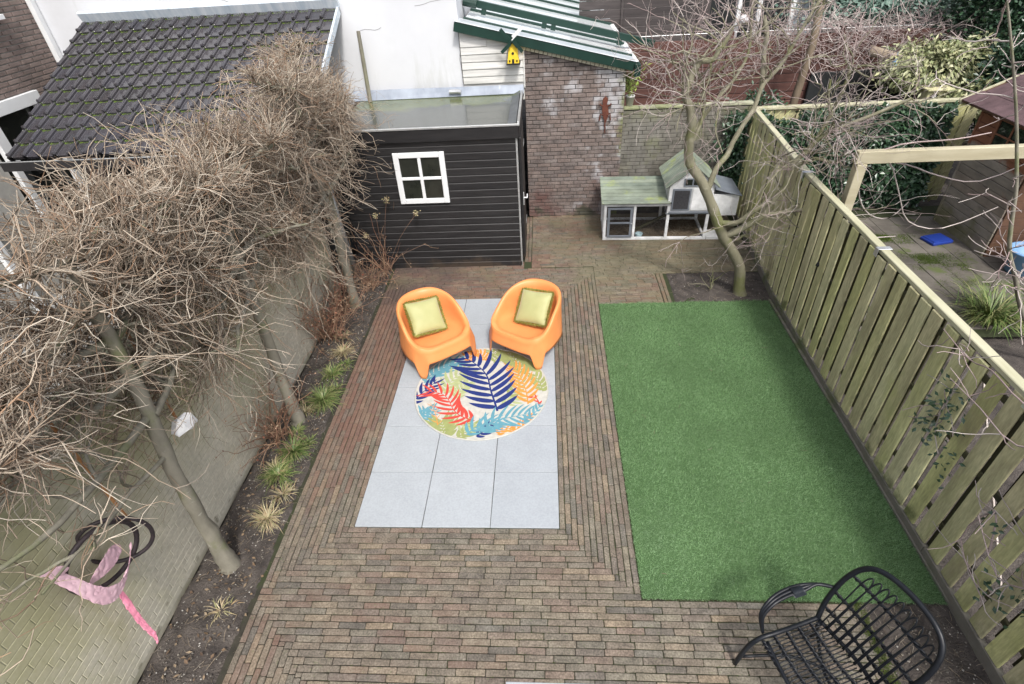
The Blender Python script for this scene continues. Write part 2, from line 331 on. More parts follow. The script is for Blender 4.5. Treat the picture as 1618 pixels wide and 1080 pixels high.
M['dark_board'] = mat('dark_board', [(.045,.038,.038),(.085,.072,.07)], .75, 4, stretch=(.5,1,6), rand=[(.045,.038,.038),(.08,.068,.066)], bump=.4)
M['black_wood'] = mat('black_wood', [(.008,.010,.011),(.018,.020,.021)], .7, 5, bump=.2)
M['bark'] = mat('bark', [(.15,.14,.11),(.27,.25,.20)], .85, 9, stretch=(1,1,.4), bump=.7, bscale=40, masks=[dict(color=(.13,.155,.05), scale=3, lo=.50, hi=.68, amt=.6), dict(color=(.38,.38,.33), scale=9, stretch=(1,1,2.5), lo=.62, hi=.70, amt=.6)])
M['twig'] = mat('twig', [(.24,.19,.14),(.37,.30,.23)], .8, 2.0, detail=3, rand=[(.08,.055,.04),(.34,.27,.20),(.60,.54,.45),(.14,.095,.07),(.50,.42,.33),(.24,.185,.14),(.31,.18,.105),(.58,.52,.43),(.19,.13,.095)], bump=0)
M['bark_green'] = mat('bark_green', [(.14,.13,.085),(.24,.225,.16)], .85, 7, stretch=(1,1,.5), bump=.9, bscale=45, bdist=.01, masks=[dict(color=(.12,.135,.035), scale=3, lo=.48, hi=.66, amt=.7), dict(color=(.33,.31,.24), scale=7, lo=.62, hi=.74, amt=.5, axes=[('Z',1.2,2.6,.15)])])
M['twig_pale'] = mat('twig_pale', [(.33,.27,.255),(.50,.43,.41)], .8, 2, detail=3, rand=[(.24,.16,.16),(.43,.37,.35),(.56,.51,.47),(.31,.23,.22),(.42,.33,.32)], bump=0)
M['red_leaf'] = mat('red_leaf', [(.17,.05,.035),(.26,.11,.06)], .7, 9, rand=[(.18,.045,.03),(.28,.14,.08),(.48,.38,.26),(.12,.035,.03)], bump=0)
M['red_twig'] = mat('red_twig', [(.18,.09,.06),(.30,.18,.12)], .7, 4, rand=[(.20,.085,.055),(.36,.25,.16),(.12,.055,.04),(.28,.20,.14)], bump=0)
M['leaf_dark'] = mat('leaf_dark', [(.022,.050,.026),(.045,.090,.045)], .32, 3, rand=[(.018,.045,.026),(.035,.075,.04),(.05,.10,.05),(.028,.06,.04)], bump=0, spec=.6)
M['leaf_ivy'] = mat('leaf_ivy', [(.022,.050,.026),(.040,.080,.038)], .35, 3, rand=[(.016,.042,.024),(.032,.072,.036),(.05,.10,.045)], bump=0, spec=.55)
M['leaf_var'] = mat('leaf_var', [(.22,.25,.11),(.42,.42,.24)], .45, 3, rand=[(.06,.10,.04),(.45,.44,.24),(.16,.20,.08),(.58,.56,.38),(.10,.14,.055),(.36,.36,.19)], bump=0)
M['leaf_blue'] = mat('leaf_blue', [(.08,.13,.11),(.16,.22,.19)], .4, 3, rand=[(.06,.12,.09),(.18,.26,.22),(.10,.17,.13)], bump=0)
M['leaf_bamboo'] = mat('leaf_bamboo', [(.22,.34,.06),(.36,.46,.10)], .5, 3, rand=[(.20,.32,.05),(.40,.50,.13),(.30,.40,.10)], bump=0)
M['blade'] = mat('blade', [(.07,.12,.03),(.14,.19,.05)], .5, 3, rand=[(.05,.10,.02),(.11,.17,.045),(.28,.26,.12),(.08,.14,.035)], bump=0)
M['blade_dry'] = mat('blade_dry', [(.30,.24,.14),(.42,.34,.2)], .7, 3, rand=[(.20,.14,.07),(.42,.35,.22),(.16,.18,.06),(.5,.43,.3),(.28,.18,.09)], bump=0)
M['straw'] = mat('straw', [(.12,.09,.06),(.28,.23,.17)], .8, 3, rand=[(.07,.05,.035),(.26,.21,.15),(.13,.095,.065),(.36,.32,.26),(.09,.065,.045)], bump=0)
M['dead_leaf'] = mat('dead_leaf', [(.12,.08,.05),(.22,.16,.10)], .8, 9, rand=[(.08,.05,.035),(.20,.13,.075),(.28,.22,.15),(.13,.09,.06)], bump=0)
M['pebble'] = mat('pebble', [(.3,.28,.25),(.5,.48,.44)], .8, 3, rand=[(.10,.08,.065),(.42,.40,.37),(.16,.14,.11),(.06,.05,.04),(.05,.04,.032),(.09,.07,.055)], bump=0)
M['orange'] = mat('orange', [(.69,.25,.08),(.73,.27,.092)], .42, 3, bump=.03, bscale=200, spec=.4, fine=(9, .96, 1.03), masks=[dict(color=(.55,.25,.12), scale=5, lo=.60, hi=.80, amt=.35)])
M['cushion'] = mat('cushion', [(.33,.33,.14),(.38,.37,.17)], .55, 6, bump=.15, bscale=160, sheen=.4, spec=.4)
M['fringe'] = mat('fringe', [(.16,.15,.02),(.26,.24,.05)], .8, 8, rand=[(.11,.11,.012),(.30,.28,.07),(.18,.17,.03)], bump=0)
def rugm(n, c): 
    return mat(n, [tuple(v*.88 for v in c), tuple(min(1, v*1.1) for v in c)], .95, 22, detail=4, bump=.35, bscale=260, spec=.1)
M['rug_cream'] = rugm('rug_cream', (.46,.45,.41)); M['rug_navy'] = rugm('rug_navy', (.022,.036,.15)); M['rug_red'] = rugm('rug_red', (.50,.065,.05))
M['rug_green'] = rugm('rug_green', (.27,.30,.12)); M['rug_aqua'] = rugm('rug_aqua', (.11,.27,.33)); M['rug_orange'] = rugm('rug_orange', (.62,.25,.06)); M['rug_palegreen'] = rugm('rug_palegreen', (.34,.38,.19))
M['hutch_white'] = mat('hutch_white', [(.66,.67,.68),(.74,.75,.76)], .6, 5, rand=[(.68,.69,.70),(.76,.77,.78)], randmix=.5, bump=.2, masks=[dict(color=(.35,.36,.26), scale=5, lo=.66, hi=.8, amt=.5, axes=[('Z',.2,0,.15)])])
M['hutch_roof'] = mat('hutch_roof', [(.21,.25,.19),(.29,.33,.26)], .7, 4, rand=[(.19,.23,.19),(.31,.35,.28),(.25,.29,.22)], bump=.3, masks=[dict(color=(.36,.42,.09), scale=2.6, lo=.54, hi=.72, amt=.75)])
M['hutch_grey'] = mat('hutch_grey', [(.15,.17,.20),(.20,.22,.25)], .6, 5, bump=.2)
M['mesh_dark'] = mat('mesh_dark', [(.03,.03,.035),(.055,.055,.06)], .6, 40, bump=.2)
M['hay'] = mat('hay', [(.06,.045,.03),(.15,.115,.075)], .95, 14, bump=.8)
M['bowl'] = mat('bowl', [(.30,.42,.46),(.38,.50,.54)], .35, 5, bump=0)
M['rattan'] = mat('rattan', [(.004,.005,.008),(.009,.011,.015)], .42, 30, bump=.2, bscale=120, spec=.35)
M['rattan_wrap'] = mat('rattan_wrap', [(.018,.023,.03),(.035,.042,.052)], .4, 30, bump=.2, bscale=120, spec=.5)
M['yellow'] = mat('yellow', [(.75,.50,.02),(.85,.60,.05)], .5, 9, bump=.1)
M['rust'] = mat('rust', [(.075,.022,.014),(.15,.05,.03)], .85, 14, bump=.6)
M['pink'] = mat('pink', [(.62,.38,.45),(.72,.50,.56)], .8, 5, bump=.3, bscale=50)
M['pink_hot'] = mat('pink_hot', [(.72,.22,.34),(.80,.32,.42)], .7, 5, bump=.1)
M['hoop'] = mat('hoop', [(.018,.016,.018),(.05,.035,.04)], .6, 30, bump=.4)
M['white_cloth'] = mat('white_cloth', [(.75,.75,.76),(.85,.85,.86)], .7, 6, bump=.2)
M['cane'] = mat('cane', [(.36,.16,.06),(.48,.25,.11)], .7, 5, bump=.1)
M['pave_grey'] = mat('pave_grey', [(.17,.17,.165),(.27,.27,.26)], .85, 2, rand=[(.18,.18,.175),(.27,.27,.265),(.22,.22,.215)], bump=.3)
M['pave_dark'] = mat('pave_dark', [(.09,.08,.068),(.15,.135,.115)], .85, 2.5, rand=[(.10,.088,.075),(.155,.14,.12)], bump=.4, masks=[dict(color=(.075,.10,.02), scale=2.6, lo=.54, hi=.66, amt=.8), dict(color=(.05,.042,.035), scale=1.2, lo=.5, hi=.7, amt=.6)])
M['pergola'] = mat('pergola', [(.33,.29,.19),(.48,.44,.32)], .7, 2, stretch=(.6,4,4), detail=9, bump=.3, bscale=30)
M['shed_plank'] = mat('shed_plank', [(.20,.165,.135),(.30,.255,.21)], .8, 3, stretch=(1,1,3), rand=[(.20,.17,.14),(.30,.265,.225),(.25,.20,.16)], bump=.4,
    masks=[dict(color=(.24,.09,.045), scale=1.5, lo=.60, hi=.72, amt=.9, axes=[('Z',1.0,1.4,.3)]), dict(color=(.13,.13,.04), scale=2, lo=.66, hi=.85, amt=.6, axes=[('Z',.8,.1,.3)])])
M['shed_brown'] = mat('shed_brown', [(.08,.04,.025),(.14,.075,.045)], .7, 4, bump=.3)
M['felt'] = mat('felt', [(.085,.05,.055),(.13,.08,.085)], .9, 6, rand=[(.085,.052,.056),(.13,.082,.088)], bump=.6, bscale=90)
M['blue'] = mat('blue', [(.012,.035,.22),(.02,.05,.30)], .35, 4, bump=0)
M['blue_pale'] = mat('blue_pale', [(.17,.33,.58),(.24,.42,.66)], .4, 4, bump=.05)
M['steel'] = mat('steel', [(.45,.46,.47),(.6,.61,.62)], .35, 10, bump=.1, metallic=.7)
M['terracotta'] = mat('pot_white', [(.5,.5,.48),(.62,.62,.6)], .6, 10, bump=.1)
M['log'] = mat('log', [(.20,.155,.11),(.34,.28,.21)], .85, 5, stretch=(1,4,4), bump=.5)
M['brown_trunk'] = mat('brown_trunk', [(.10,.075,.05),(.20,.155,.11)], .85, 5, stretch=(1,1,.4), bump=.7, bscale=40)
M['moss'] = mat('moss', [(.055,.085,.014),(.11,.155,.028)], .95, 20, bump=1, bscale=90, bdist=.01)
M['print_black'] = mat('print_black', [(.01,.01,.01),(.015,.015,.015)], .6, 5, bump=0)
M['window_room'] = mat('window_room', [(.10,.12,.14),(.42,.48,.52)], .08, 1.2, bump=0, spec=.6)

# ================================================================== GROUND
def sheet(name, x0, y0, x1, y1, z, m, parent=None):
    return MB().add([(x0,y0,z),(x1,y0,z),(x1,y1,z),(x0,y1,z)], [(0,1,2,3)]).build(name, m, parent)
g = struct(sheet('ground', -120, -120, 120, 120, -.09, M['soil']))

def soil_bed(name, x0, y0, x1, y1, z, amp=.02, edge=None):
    nx = max(6, int((x1-x0)/.035)); ny = max(6, int((y1-y0)/.035)); V = []; F = []
    for j in range(ny+1):
        for i in range(nx+1):
            x = x0+(x1-x0)*i/nx; y = y0+(y1-y0)*j/ny
            h = noise.noise(Vector((x*4, y*4, 1)))*amp + noise.noise(Vector((x*14, y*14, 5)))*amp*.6 + noise.noise(Vector((x*40, y*40, 9)))*amp*.35
            V.append((x, y, z+h+(.02 if 0 < i < nx and 0 < j < ny else -.03)))
    for j in range(ny):
        for i in range(nx): a = j*(nx+1)+i; F.append((a, a+1, a+nx+2, a+nx+1))
    return struct(place(name, npmesh(name, V, F, M['soil'], True)))
soil_bed('soil_bed', -1.26, -1.9, -.612, 4.55, -.03, .03)
soil_bed('soil_patch', 3.41, 3.42, 4.9, 4.2, -.02, .02)
soil_bed('soil_corner', 3.96, -1.9, 4.72, -.56, -.03, .022)

# ---- brick paving: mitred courses
PX, PL = .0508, .2085
TX0, TX1, TY0, TY1 = 0.0, 1.8, 0.0, 3.6
bricks = []                                    # (cx, cy, long axis 0:x 1:y, length)
def lay(axis, fixed, a, b, off):
    """course of bricks along axis between a and b"""
    if b-a < .03: return
    p = a; first = True; L0 = PL*(.25+.75*((off*0.37) % 1)); 
    while p < b-.012:
        L = min(L0 if first else PL*random.uniform(.985, 1.01), b-p); first = False
        if b-(p+L) < .03: L = b-p
        c = p+L/2
        bricks.append((c, fixed, 0, L) if axis == 0 else (fixed, c, 1, L)); p += L
NC = 12
for j in range(NC):                            # columns left and right of the tiles
    lay(1, TX0-(j+.5)*PX, TY0-j*PX, TY1+j*PX+.01, random.random()*3)
    lay(1, TX1+(j+.5)*PX, TY0-j*PX, TY1+j*PX+.01 if TY1+j*PX < 9 else 9, random.random()*3)
    lay(0, TY0-(j+.5)*PX, TX0-(j+1)*PX-.0, TX1+(j+1)*PX, random.random()*3)       # rows before the tiles
    lay(0, TY1+(j+.5)*PX, TX0-(j+1)*PX, TX1+(j+1)*PX, random.random()*3)
lo = TY0-NC*PX
for k in range(0, 26):                         # rows nearer the house, second mitre at left
    y = lo-(k+.5)*PX; xl = TX0-NC*PX+max(0, k-0)*PX
    lay(0, y, xl, 4.02+.02*math.sin(k), random.random()*3)
for j in range(0, 24):
    top = lo-(j+1)*PX
    lay(1, TX0-NC*PX+(j+.5)*PX, -1.95, top, random.random()*3)
hi = TY1+NC*PX; xr = TX1+NC*PX
k = 0
while hi+(k+.5)*PX < 4.6:                      # rows in front of the shed
    lay(0, hi+(k+.5)*PX, TX0-NC*PX, 1.38 if hi+(k+.5)*PX > 4.42 else xr, random.random()*3); k += 1
for j in range(2): lay(1, 1.385+(j+.5)*PX, 4.62, 6.19, random.random()*3)
for k in range(0, 56):                         # field up to the garden walls
    y = 3.42+(k+.5)*PX
    if y > 6.2: break
    x0 = xr if y < 4.42+PX*.5 else 1.49
    x1 = 3.28 if y < 4.16 else 4.78
    lay(0, y, x0, x1, random.random()*3)
for j in range(2): lay(1, 3.285+(j+.5)*PX, 3.42, 4.2, random.random()*3)
def brick_arrays(L, var=0):
    rg_ = random.Random(var*7+3); l, w, c = L/2-.0027, PX*.5-.0029, .005
    c = min(c, l*.4); out = []
    for (x, y) in ((-l+c,-w),(0,-w),(l-c,-w),(l,-w+c),(l,w-c),(l-c,w),(0,w),(-l+c,w),(-l,w-c),(-l,-w+c)): out.append((x+rg_.gauss(0,.0007), y+rg_.gauss(0,.0009)))
    k1 = [(x, y, -.030) for x, y in out]; k2 = [(x, y, -.0035) for x, y in out]
    k3 = [(x*(1-.0035/l), y*(1-.0035/w), 0) for x, y in out]
    return np.array(k1+k2+k3)
BQ = np.array([(r_i*10+i, r_i*10+(i+1) % 10, (r_i+1)*10+(i+1) % 10, (r_i+1)*10+i) for r_i in (0, 1) for i in range(10)]+[(20,21,22,23),(20,23,24,29),(29,24,25,28),(28,25,26,27)])
BF = np.array([(0,1,5,4),(1,2,6,5),(2,3,7,6),(3,0,4,7),(4,5,9,8),(5,6,10,9),(6,7,11,10),(7,4,8,11),(8,9,10,11)])
paving = struct(bpy.data.objects.new('brick_paving', None)); C.objects.link(paving)
sheet('joint_sand', -.66, -1.95, 4.04, 6.22, -.011, M['joint'], paving); sheet('joint_sand', 4.04, 4.15, 4.86, 6.22, -.011, M['joint'], paving)
cp = Vector((1.7274, -2.6988)); vis = []
def inframe(x, y, z):
    d = Vector((x, y, z))-cam.matrix_world.translation; zz = d.dot(f_)
    return zz > .1 and abs(d.dot(r2)/zz) < .945 and abs(d.dot(u2)/zz) < .63
order = sorted(range(len(bricks)), key=lambda i: (0 if inframe(bricks[i][0], bricks[i][1], 0) else 100)+(Vector(bricks[i][:2])-cp).length)
near = set(order[:300]); SV = []; SF = []; cache = {}
for i, (cx, cy, ax, L) in enumerate(bricks):
    L = round(L, 3); rz = (PI/2 if ax else 0)+random.gauss(0, .009)
    rx, ry = random.gauss(0, .010), random.gauss(0, .005); z = random.gauss(0, .0016); va = i % 5
    if i in near:
        if (L, va) not in cache: cache[L, va] = npmesh('brick', brick_arrays(L, va), BQ, M['paver'])
        place('brick', cache[L, va], paving, (cx, cy, z), (rx, ry, rz))
    else:
        Mx = np.array(Euler((rx, ry, rz)).to_matrix()); v = brick_arrays(L, va) @ Mx.T + np.array([cx, cy, z])
        SF.append(BQ+len(SV)*30); SV.append(v)
tag(place('brick', npmesh('bricks', np.concatenate(SV), np.concatenate(SF), M['paver']), paving), kind='stuff')
# moss growing along the corner bed and in the joints
def tufts(name, pts, n, h, m, spread=.02, w=.003, lean=.5):
    pts = np.array(pts); idx = np.random.randint(0, len(pts), n); b = pts[idx]+np.random.normal(0, spread, (n, 3))*np.array([1, 1, 0])
    d = np.random.normal(0, lean, (n, 3)); d[:, 2] = 1; d /= np.linalg.norm(d, axis=1, keepdims=True)
    s = np.cross(d, np.random.normal(0, 1, (n, 3))); s /= np.linalg.norm(s, axis=1, keepdims=True)
    L = h*np.random.uniform(.5, 1.2, (n, 1)); V = np.stack([b-s*w, b+s*w, b+d*L], 1).reshape(-1, 3)
    return npmesh(name, V, np.arange(3*n).reshape(-1, 3), m)
pts = [(3.985+random.gauss(0, .02), y, .0) for y in np.arange(-1.9, -.56, .01)]
tag(place('moss', tufts('moss', pts, 9000, .014, M['moss'], .015, .002)), kind='stuff')
pts = [(random.uniform(1.5, 4.0), random.uniform(-1.4, -.0), -.01) for _ in range(60)]
pts = [(b[0]+random.uniform(-b[3], b[3])*.5*(b[2] == 0), b[1]+(PX/2 if b[2] == 0 else random.uniform(-.1, .1)), -.008) if b[2] == 0 else (b[0]+PX/2, b[1]+random.uniform(-.1, .1), -.008)
       for b in bricks if b[0] > .3 and noise.noise(Vector((b[0]*1.3, b[1]*1.3, 2))) > -.1 for _ in range(3)]
tag(place('joint_moss', tufts('joint_moss', pts, 16000, .012, M['moss'], .006, .0018)), kind='stuff')

# ---- slab terrace 3 x 6
patio = struct(bpy.data.objects.new('slab_terrace', None)); C.objects.link(patio)
sheet('slab_bed', 0, 0, 1.8, 3.6, -.004, M['joint'], patio)
slab = MB().bbox((-.2975, -.2972, -.035), (.2975, .2972, .006), .0028).mesh('slab', M['slab'])
for i in range(3):
    for j in range(6): place('slab', slab, patio, (.3+.6*i, .3+.6*j, random.gauss(0, .0006)), (random.gauss(0,.0008), random.gauss(0,.0008), random.gauss(0, .0015)))

# ---- artificial lawn
GX0, GX1, GY0, GY1 = 2.415, 4.62, -.600, 3.41
lawn = struct(sheet('lawn', GX0, GY0, GX1, GY1, .006, M['turf_base']))
n = 230000
bx = np.random.uniform(GX0-.008, GX1+.01, n); by = np.random.uniform(GY0-.01, GY1+.012, n)
by = by + .012*np.sin(bx*9)*(by > GY1-.1)
h = np.random.uniform(.016, .034, n)
lx = np.random.normal(.004, .011, n); ly = np.random.normal(-.004, .011, n)
a = np.random.uniform(0, PI, n); w = .0016
# worn, flattened patches
fl = np.clip(np.exp(-((bx-2.75)**2/.10+(by+.12)**2/.10))+.7*np.exp(-((bx-3.6)**2/.12+(by-.5)**2/.3)), 0, 1)
h = h*(1-.35*fl)
V = np.stack([np.stack([bx-w*np.cos(a), by-w*np.sin(a), np.full(n, .006)], 1), np.stack([bx+w*np.cos(a), by+w*np.sin(a), np.full(n, .006)], 1), np.stack([bx+lx, by+ly, h], 1)], 1).reshape(-1, 3)
tag(place('grass', npmesh('grass', V, np.arange(3*n).reshape(-1, 3), M['turf'])), kind='stuff')
struct(MB().bbox((4.625, -.6, -.05), (4.655, 3.42, .03), .003).build('lawn_edging', M['gravel_board']))
struct(MB().bbox((1.4, -1.42, -.05), (3.75, -1.195, .004), .004).build('threshold_strip', M['slab']))

# ================================================================== BRICK WALLS
def brick_wall(parent, origin, ux, W, H, m, bl=.22, bh=.0625, top=None, maxn=300, nrm=(0, -1, 0), z0=0, proud=.0, depth=.03, gap=.010, name='brick', jit=.0012, key=None):
    """bricks laid in running bond on the plane origin + x*ux + z; normal nrm"""
    ux = Vector(ux); nn = Vector(nrm); B = []
    rows = int(H/bh+.5)
    for r in range(rows):
        z = z0+(r+.5)*bh; p = -((r % 2)*bl/2) if r % 4 < 2 else -((r % 2)*bl/2+bl/4)
        p -= 0.0
        while p < W-.001:
            a, b = max(0, p), min(W, p+bl)
            if b-a > .03 and (top is None or z+bh*.5 < top((a+b)/2)): B.append(((a+b)/2, z, b-a))
            p += bl
    O = Vector(origin)
    if len(B) > maxn:
        key = key or (lambda q: q.y)
        order = sorted(range(len(B)), key=lambda i: key(O+ux*B[i][0]+Vector((0, 0, B[i][1]))))
        near = set(order[:maxn])
    else: near = set(range(len(B)))
    rot = Matrix((ux, -nn, Vector((0, 0, 1)))).transposed().to_euler()
    cache = {}; SV = []; SF = []; R3 = np.array(rot.to_matrix())
    for i, (x, z, L) in enumerate(B):
        L = round(L, 3); l, hh, b = L/2-gap/2, bh/2-gap/2, .003
        if L not in cache:
            vs = np.array([(-l,depth,-hh),(l,depth,-hh),(l,depth,hh),(-l,depth,hh),(-l,b,-hh),(l,b,-hh),(l,b,hh),(-l,b,hh),(-l+b,0,-hh+b),(l-b,0,-hh+b),(l-b,0,hh-b),(-l+b,0,hh-b)])
            cache[L] = (vs, npmesh(name, vs, BF, m))
        P = O+ux*x+Vector((0, 0, z))+nn*(proud+random.gauss(0, jit))
        if i in near: place(name, cache[L][1], parent, P, rot)
        else: SV.append(cache[L][0] @ R3.T + np.array(P)); SF.append(BF+12*(len(SV)-1))
    if SV: tag(place(name, npmesh(name, np.concatenate(SV), np.concatenate(SF), m), parent), kind='stuff')
    return len(B)

# ---- white rendered house at the back
wh = thing('rendered_house', 'tall white rendered house wall with fine cracks behind the tiled roof and black shed', 'house', (-2.5, 6.3, 0))
def W2(o, root): o.location = Vector(o.location)-root.location; return o
bq = MB().box((-5.72+2.5, -.05, 0), (.5+2.5, 6, 7)).build('wall', M['white_render'], wh)
crack = Twigs(3)
for (x, z, d, L) in ((-.1, 3.25, (1, 0, .12), .7), (-.95, 2.98, (1, 0, .03), .35), (.48, 2.35, (.03, 0, 1), .6), (-3.1, 3.5, (1,0,-.1), .8)):
    P, _ = wander((x+2.5, -.0515, z), d, L, 9, .18); P[:, 1] = -.0515; crack.add(P, .0022)
crack.build('crack', M['mortar'], wh)
# joint between render and cladding
MB().box((2.985, -.056, 2.2), (2.998, -.05, 3.05)).build('joint_strip', M['mortar'], wh)

# ---- lean-to: brick wall, white cladding, glass roof
def rz_(x): return 3.03-.244*(x-.5)
lt = thing('conservatory', 'brick lean-to with a green framed glass roof sloping to the right and white cladding', 'conservatory', (1.45, 6.2, 0))
def L(v): return (v[0]-1.45, v[1]-6.2, v[2])
def lbox(name, lo_, hi_, m, b=.003): return MB().bbox(L(lo_), L(hi_), b).build(name, m, lt)
prof = [(1.425, 0), (2.95, 0), (2.95, rz_(2.95)-.13), (1.425, rz_(1.425)-.13)]
Mw = Matrix(((1,0,0,-1.45),(0,0,1,-6.2),(0,1,0,0),(0,0,0,1)))
MB().prism(prof, 6.225, 12.9, Mw).build('wall', M['mortar'], lt)
brick_wall(lt, L((1.425, 6.205, 0)), (1, 0, 0), 1.525, 2.75, M['wallbrick'], top=lambda x: rz_(x+1.425)-.14, maxn=300, key=lambda q: -q.z)
prof2 = [(.5, 1.95), (1.425, 1.95), (1.425, rz_(1.425)-.13), (.5, rz_(.5)-.13)]
MB().prism(prof2, 6.20, 6.5, Mw).build('backing_wall', M['white_plank'], lt)
z = 2.2
while z < 3.0:
    x1 = min(1.42, .5+(3.03-.13-(z+.105))/.244) if z+.105 > rz_(1.42)-.13 else 1.42
    if x1 > .62: MB().add([L(p) for p in ((.503,6.19,z),(x1,6.19,z),(x1,6.178,z+.008),(.503,6.178,z+.008),(x1,6.19,z+.098),(.503,6.19,z+.098),(.503,6.2,z),(x1,6.2,z),(x1,6.2,z+.098),(.503,6.2,z+.098))],
        [(0,1,2,3),(3,2,4,5),(6,9,5,3,0),(1,2,4,8,7),(5,4,8,9)]).build('cladding_board', M['white_plank'], lt)
    z += .1
lbox('corner_trim', (1.418, 6.17, 2.12), (1.438, 6.2, rz_(1.42)-.135), M['white_plank'])
sl_ = math.atan(.244); Rs = Matrix.Rotation(sl_, 4, 'Y')
def sloped(x0, x1, y0, y1, dz0, dz1, name, m, b=.004):
    Ls = (x1-x0)/math.cos(sl_)
    Mx = Matrix.Translation(L((x0, 0, rz_(x0)))) @ Rs
    return MB().bbox((0, y0, dz0), (Ls, y1, dz1), b, Mx).build(name, m, lt)
sloped(.46, 3.06, 6.10, 6.15, -.115, .01, 'fascia', M['green_paint'])
sloped(.46, 3.07, 6.09, 6.43, .012, .022, 'roof_flashing', M['roof_zinc'])
for i in range(24):     # cream dentil course under the fascia
    x = 1.44+i*.063; sloped(x, x+.055, 6.165, 6.20, -.165, -.118, 'dentil', M['cream'])
bars = [6.45, 7.45, 8.35, 9.56, 10.8, 12.0, 12.9]
for y in bars:
    sloped(.55, 3.04, y-.025, y+.025, -.02, .045, 'glazing_bar', M['green_paint'])
for a_, b_ in zip(bars[:-1], bars[1:]): sloped(.55, 3.03, a_+.027, b_-.027, .0, .008, 'roof_pane', M['roof_glass'])
ev = rz_(3.06)
lbox('eave_gutter', (3.055, 6.1, ev-.10), (3.12, 12.9, ev-.0), M['green_paint'])
lbox('eave_cap', (3.02, 6.1, ev+.012), (3.10, 12.9, ev+.024), M['trim_white'])
lbox('gutter_end', (3.045, 6.05, ev-.18), (3.13, 6.098, ev-.01), M['green_paint'])
# awning rail on brackets over the glass
sloped(.52, 3.42, 7.0, 7.07, .12, .22, 'awning_rail', M['green_paint'])
for x in (.75, 1.68, 1.82, 2.86): sloped(x, x+.07, 7.0, 7.08, .045, .118, 'rail_bracket', M['green_paint'])
hb = MB(); hb.tube([L((.52, 6.9, 3.22)), L((.72, 6.9, 3.17))], .07, 12); hb.build('awning_motor', M['green_paint'], lt)

# ---- white windmill birdhouse
mb = thing('windmill_birdhouse', 'small yellow windmill birdhouse with green sails on white cladding', 'birdhouse', (1.28, 6.1, 2.5))
MB().prism([(-.085,0),(.085,0),(.055,.20),(0,.265),(-.055,.20)], -.12, .06, Matrix(((1,0,0,0),(0,0,1,0),(0,1,0,0),(0,0,0,1)))).build('body', M['yellow'], mb)
MB().bbox((-.1, -.14, -.02), (.1, .06, .0), .003).build('base', M['print_black'], mb)
for s in (-1, 1):
    Mx = Matrix.Translation((0, 0, .275)) @ Matrix.Rotation(s*.86, 4, 'Y')
    MB().box((0 if s > 0 else -.10, -.145, -.006), (.10 if s > 0 else 0, .06, .008), Mx).build('roof', M['green_paint'], mb)
MB().tube([(0,-.121,.13),(0,-.128,.13)], .018, 12).build('entrance_hole', M['print_black'], mb)
MB().bbox((-.015, -.128, .0), (.015, -.121, .055), .001).build('door', M['print_black'], mb)
for sx in (-.06, .045): MB().bbox((sx, -.128, .02), (sx+.02, -.121, .045), .001).build('shutter', M['print_black'], mb)
for k, aa in enumerate((45, 135, 225, 315)):
    Mx = Matrix.Translation((-.01, -.165, .30)) @ Matrix.Rotation(R(aa+4), 4, 'Y')
    MB().box((0, -.004, -.007), (.21, .004, .007), Mx).box((.04, -.003, .0071), (.21, .003, .04), Mx).build('sail', M['trim_white'] if aa == 315 else M['green_paint'], mb)
MB().tube([(-.01,-.175,.30),(-.01,-.10,.27)], .009, 8).build('hub', M['green_paint'], mb)

# ---- rusty lizard on the brick wall
lz = thing('wall_ornament', 'rusty iron lizard ornament hanging on the brick lean-to wall', 'ornament', (2.66, 6.19, 1.52))
half = [(.0,-.02),(.015,.06),(.04,.13),(.05,.20),(.045,.27),(.03,.31),(.04,.36),(.03,.40),(0,.425)]
pf = [(x+.01*math.sin(y*14), y) for x, y in half]+[(-x+.01*math.sin(y*14), y) for x, y in half[::-1]]
MB().prism(pf, -.02, 0, Matrix(((1,0,0,0),(0,0,1,0),(0,1,0,0),(0,0,0,1)))).build('body', M['rust'], lz)
for s in (-1, 1):
    for (z_, e) in ((.28, .32), (.15, .07)):
        MB().tube([(s*.03,-.012,z_),(s*.075,-.016,z_+.02),(s*.085,-.012,e)], [.014,.011,.012], 6).build('leg', M['rust'], lz)
MB().tube([(0,-.012,.0),(.012,-.014,-.05),(.0,-.012,-.10),(.02,-.012,-.13)], [.014,.011,.008,.004], 6).build('tail', M['rust'], lz)

# ---- grey garden wall behind the hutch
gw = thing('garden_wall', 'low grey algae stained brick wall behind the white hutch', 'wall', (3.9, 6.3, 0))
MB().box((-.95, .02, 0), (1.05, .2, 1.7)).build('wall_core', M['greymortar'], gw)
brick_wall(gw, (-.95, 0, 0), (1, 0, 0), 2.0, 1.7, M['greybrick'], maxn=300, gap=.007, depth=.025)
for i in range(8): MB().bbox((-.95+i*.25+.002, -.015, 1.702), (-.95+(i+1)*.25-.002, .12, 1.735), .005).build('coping_stone', M['coping'], gw)

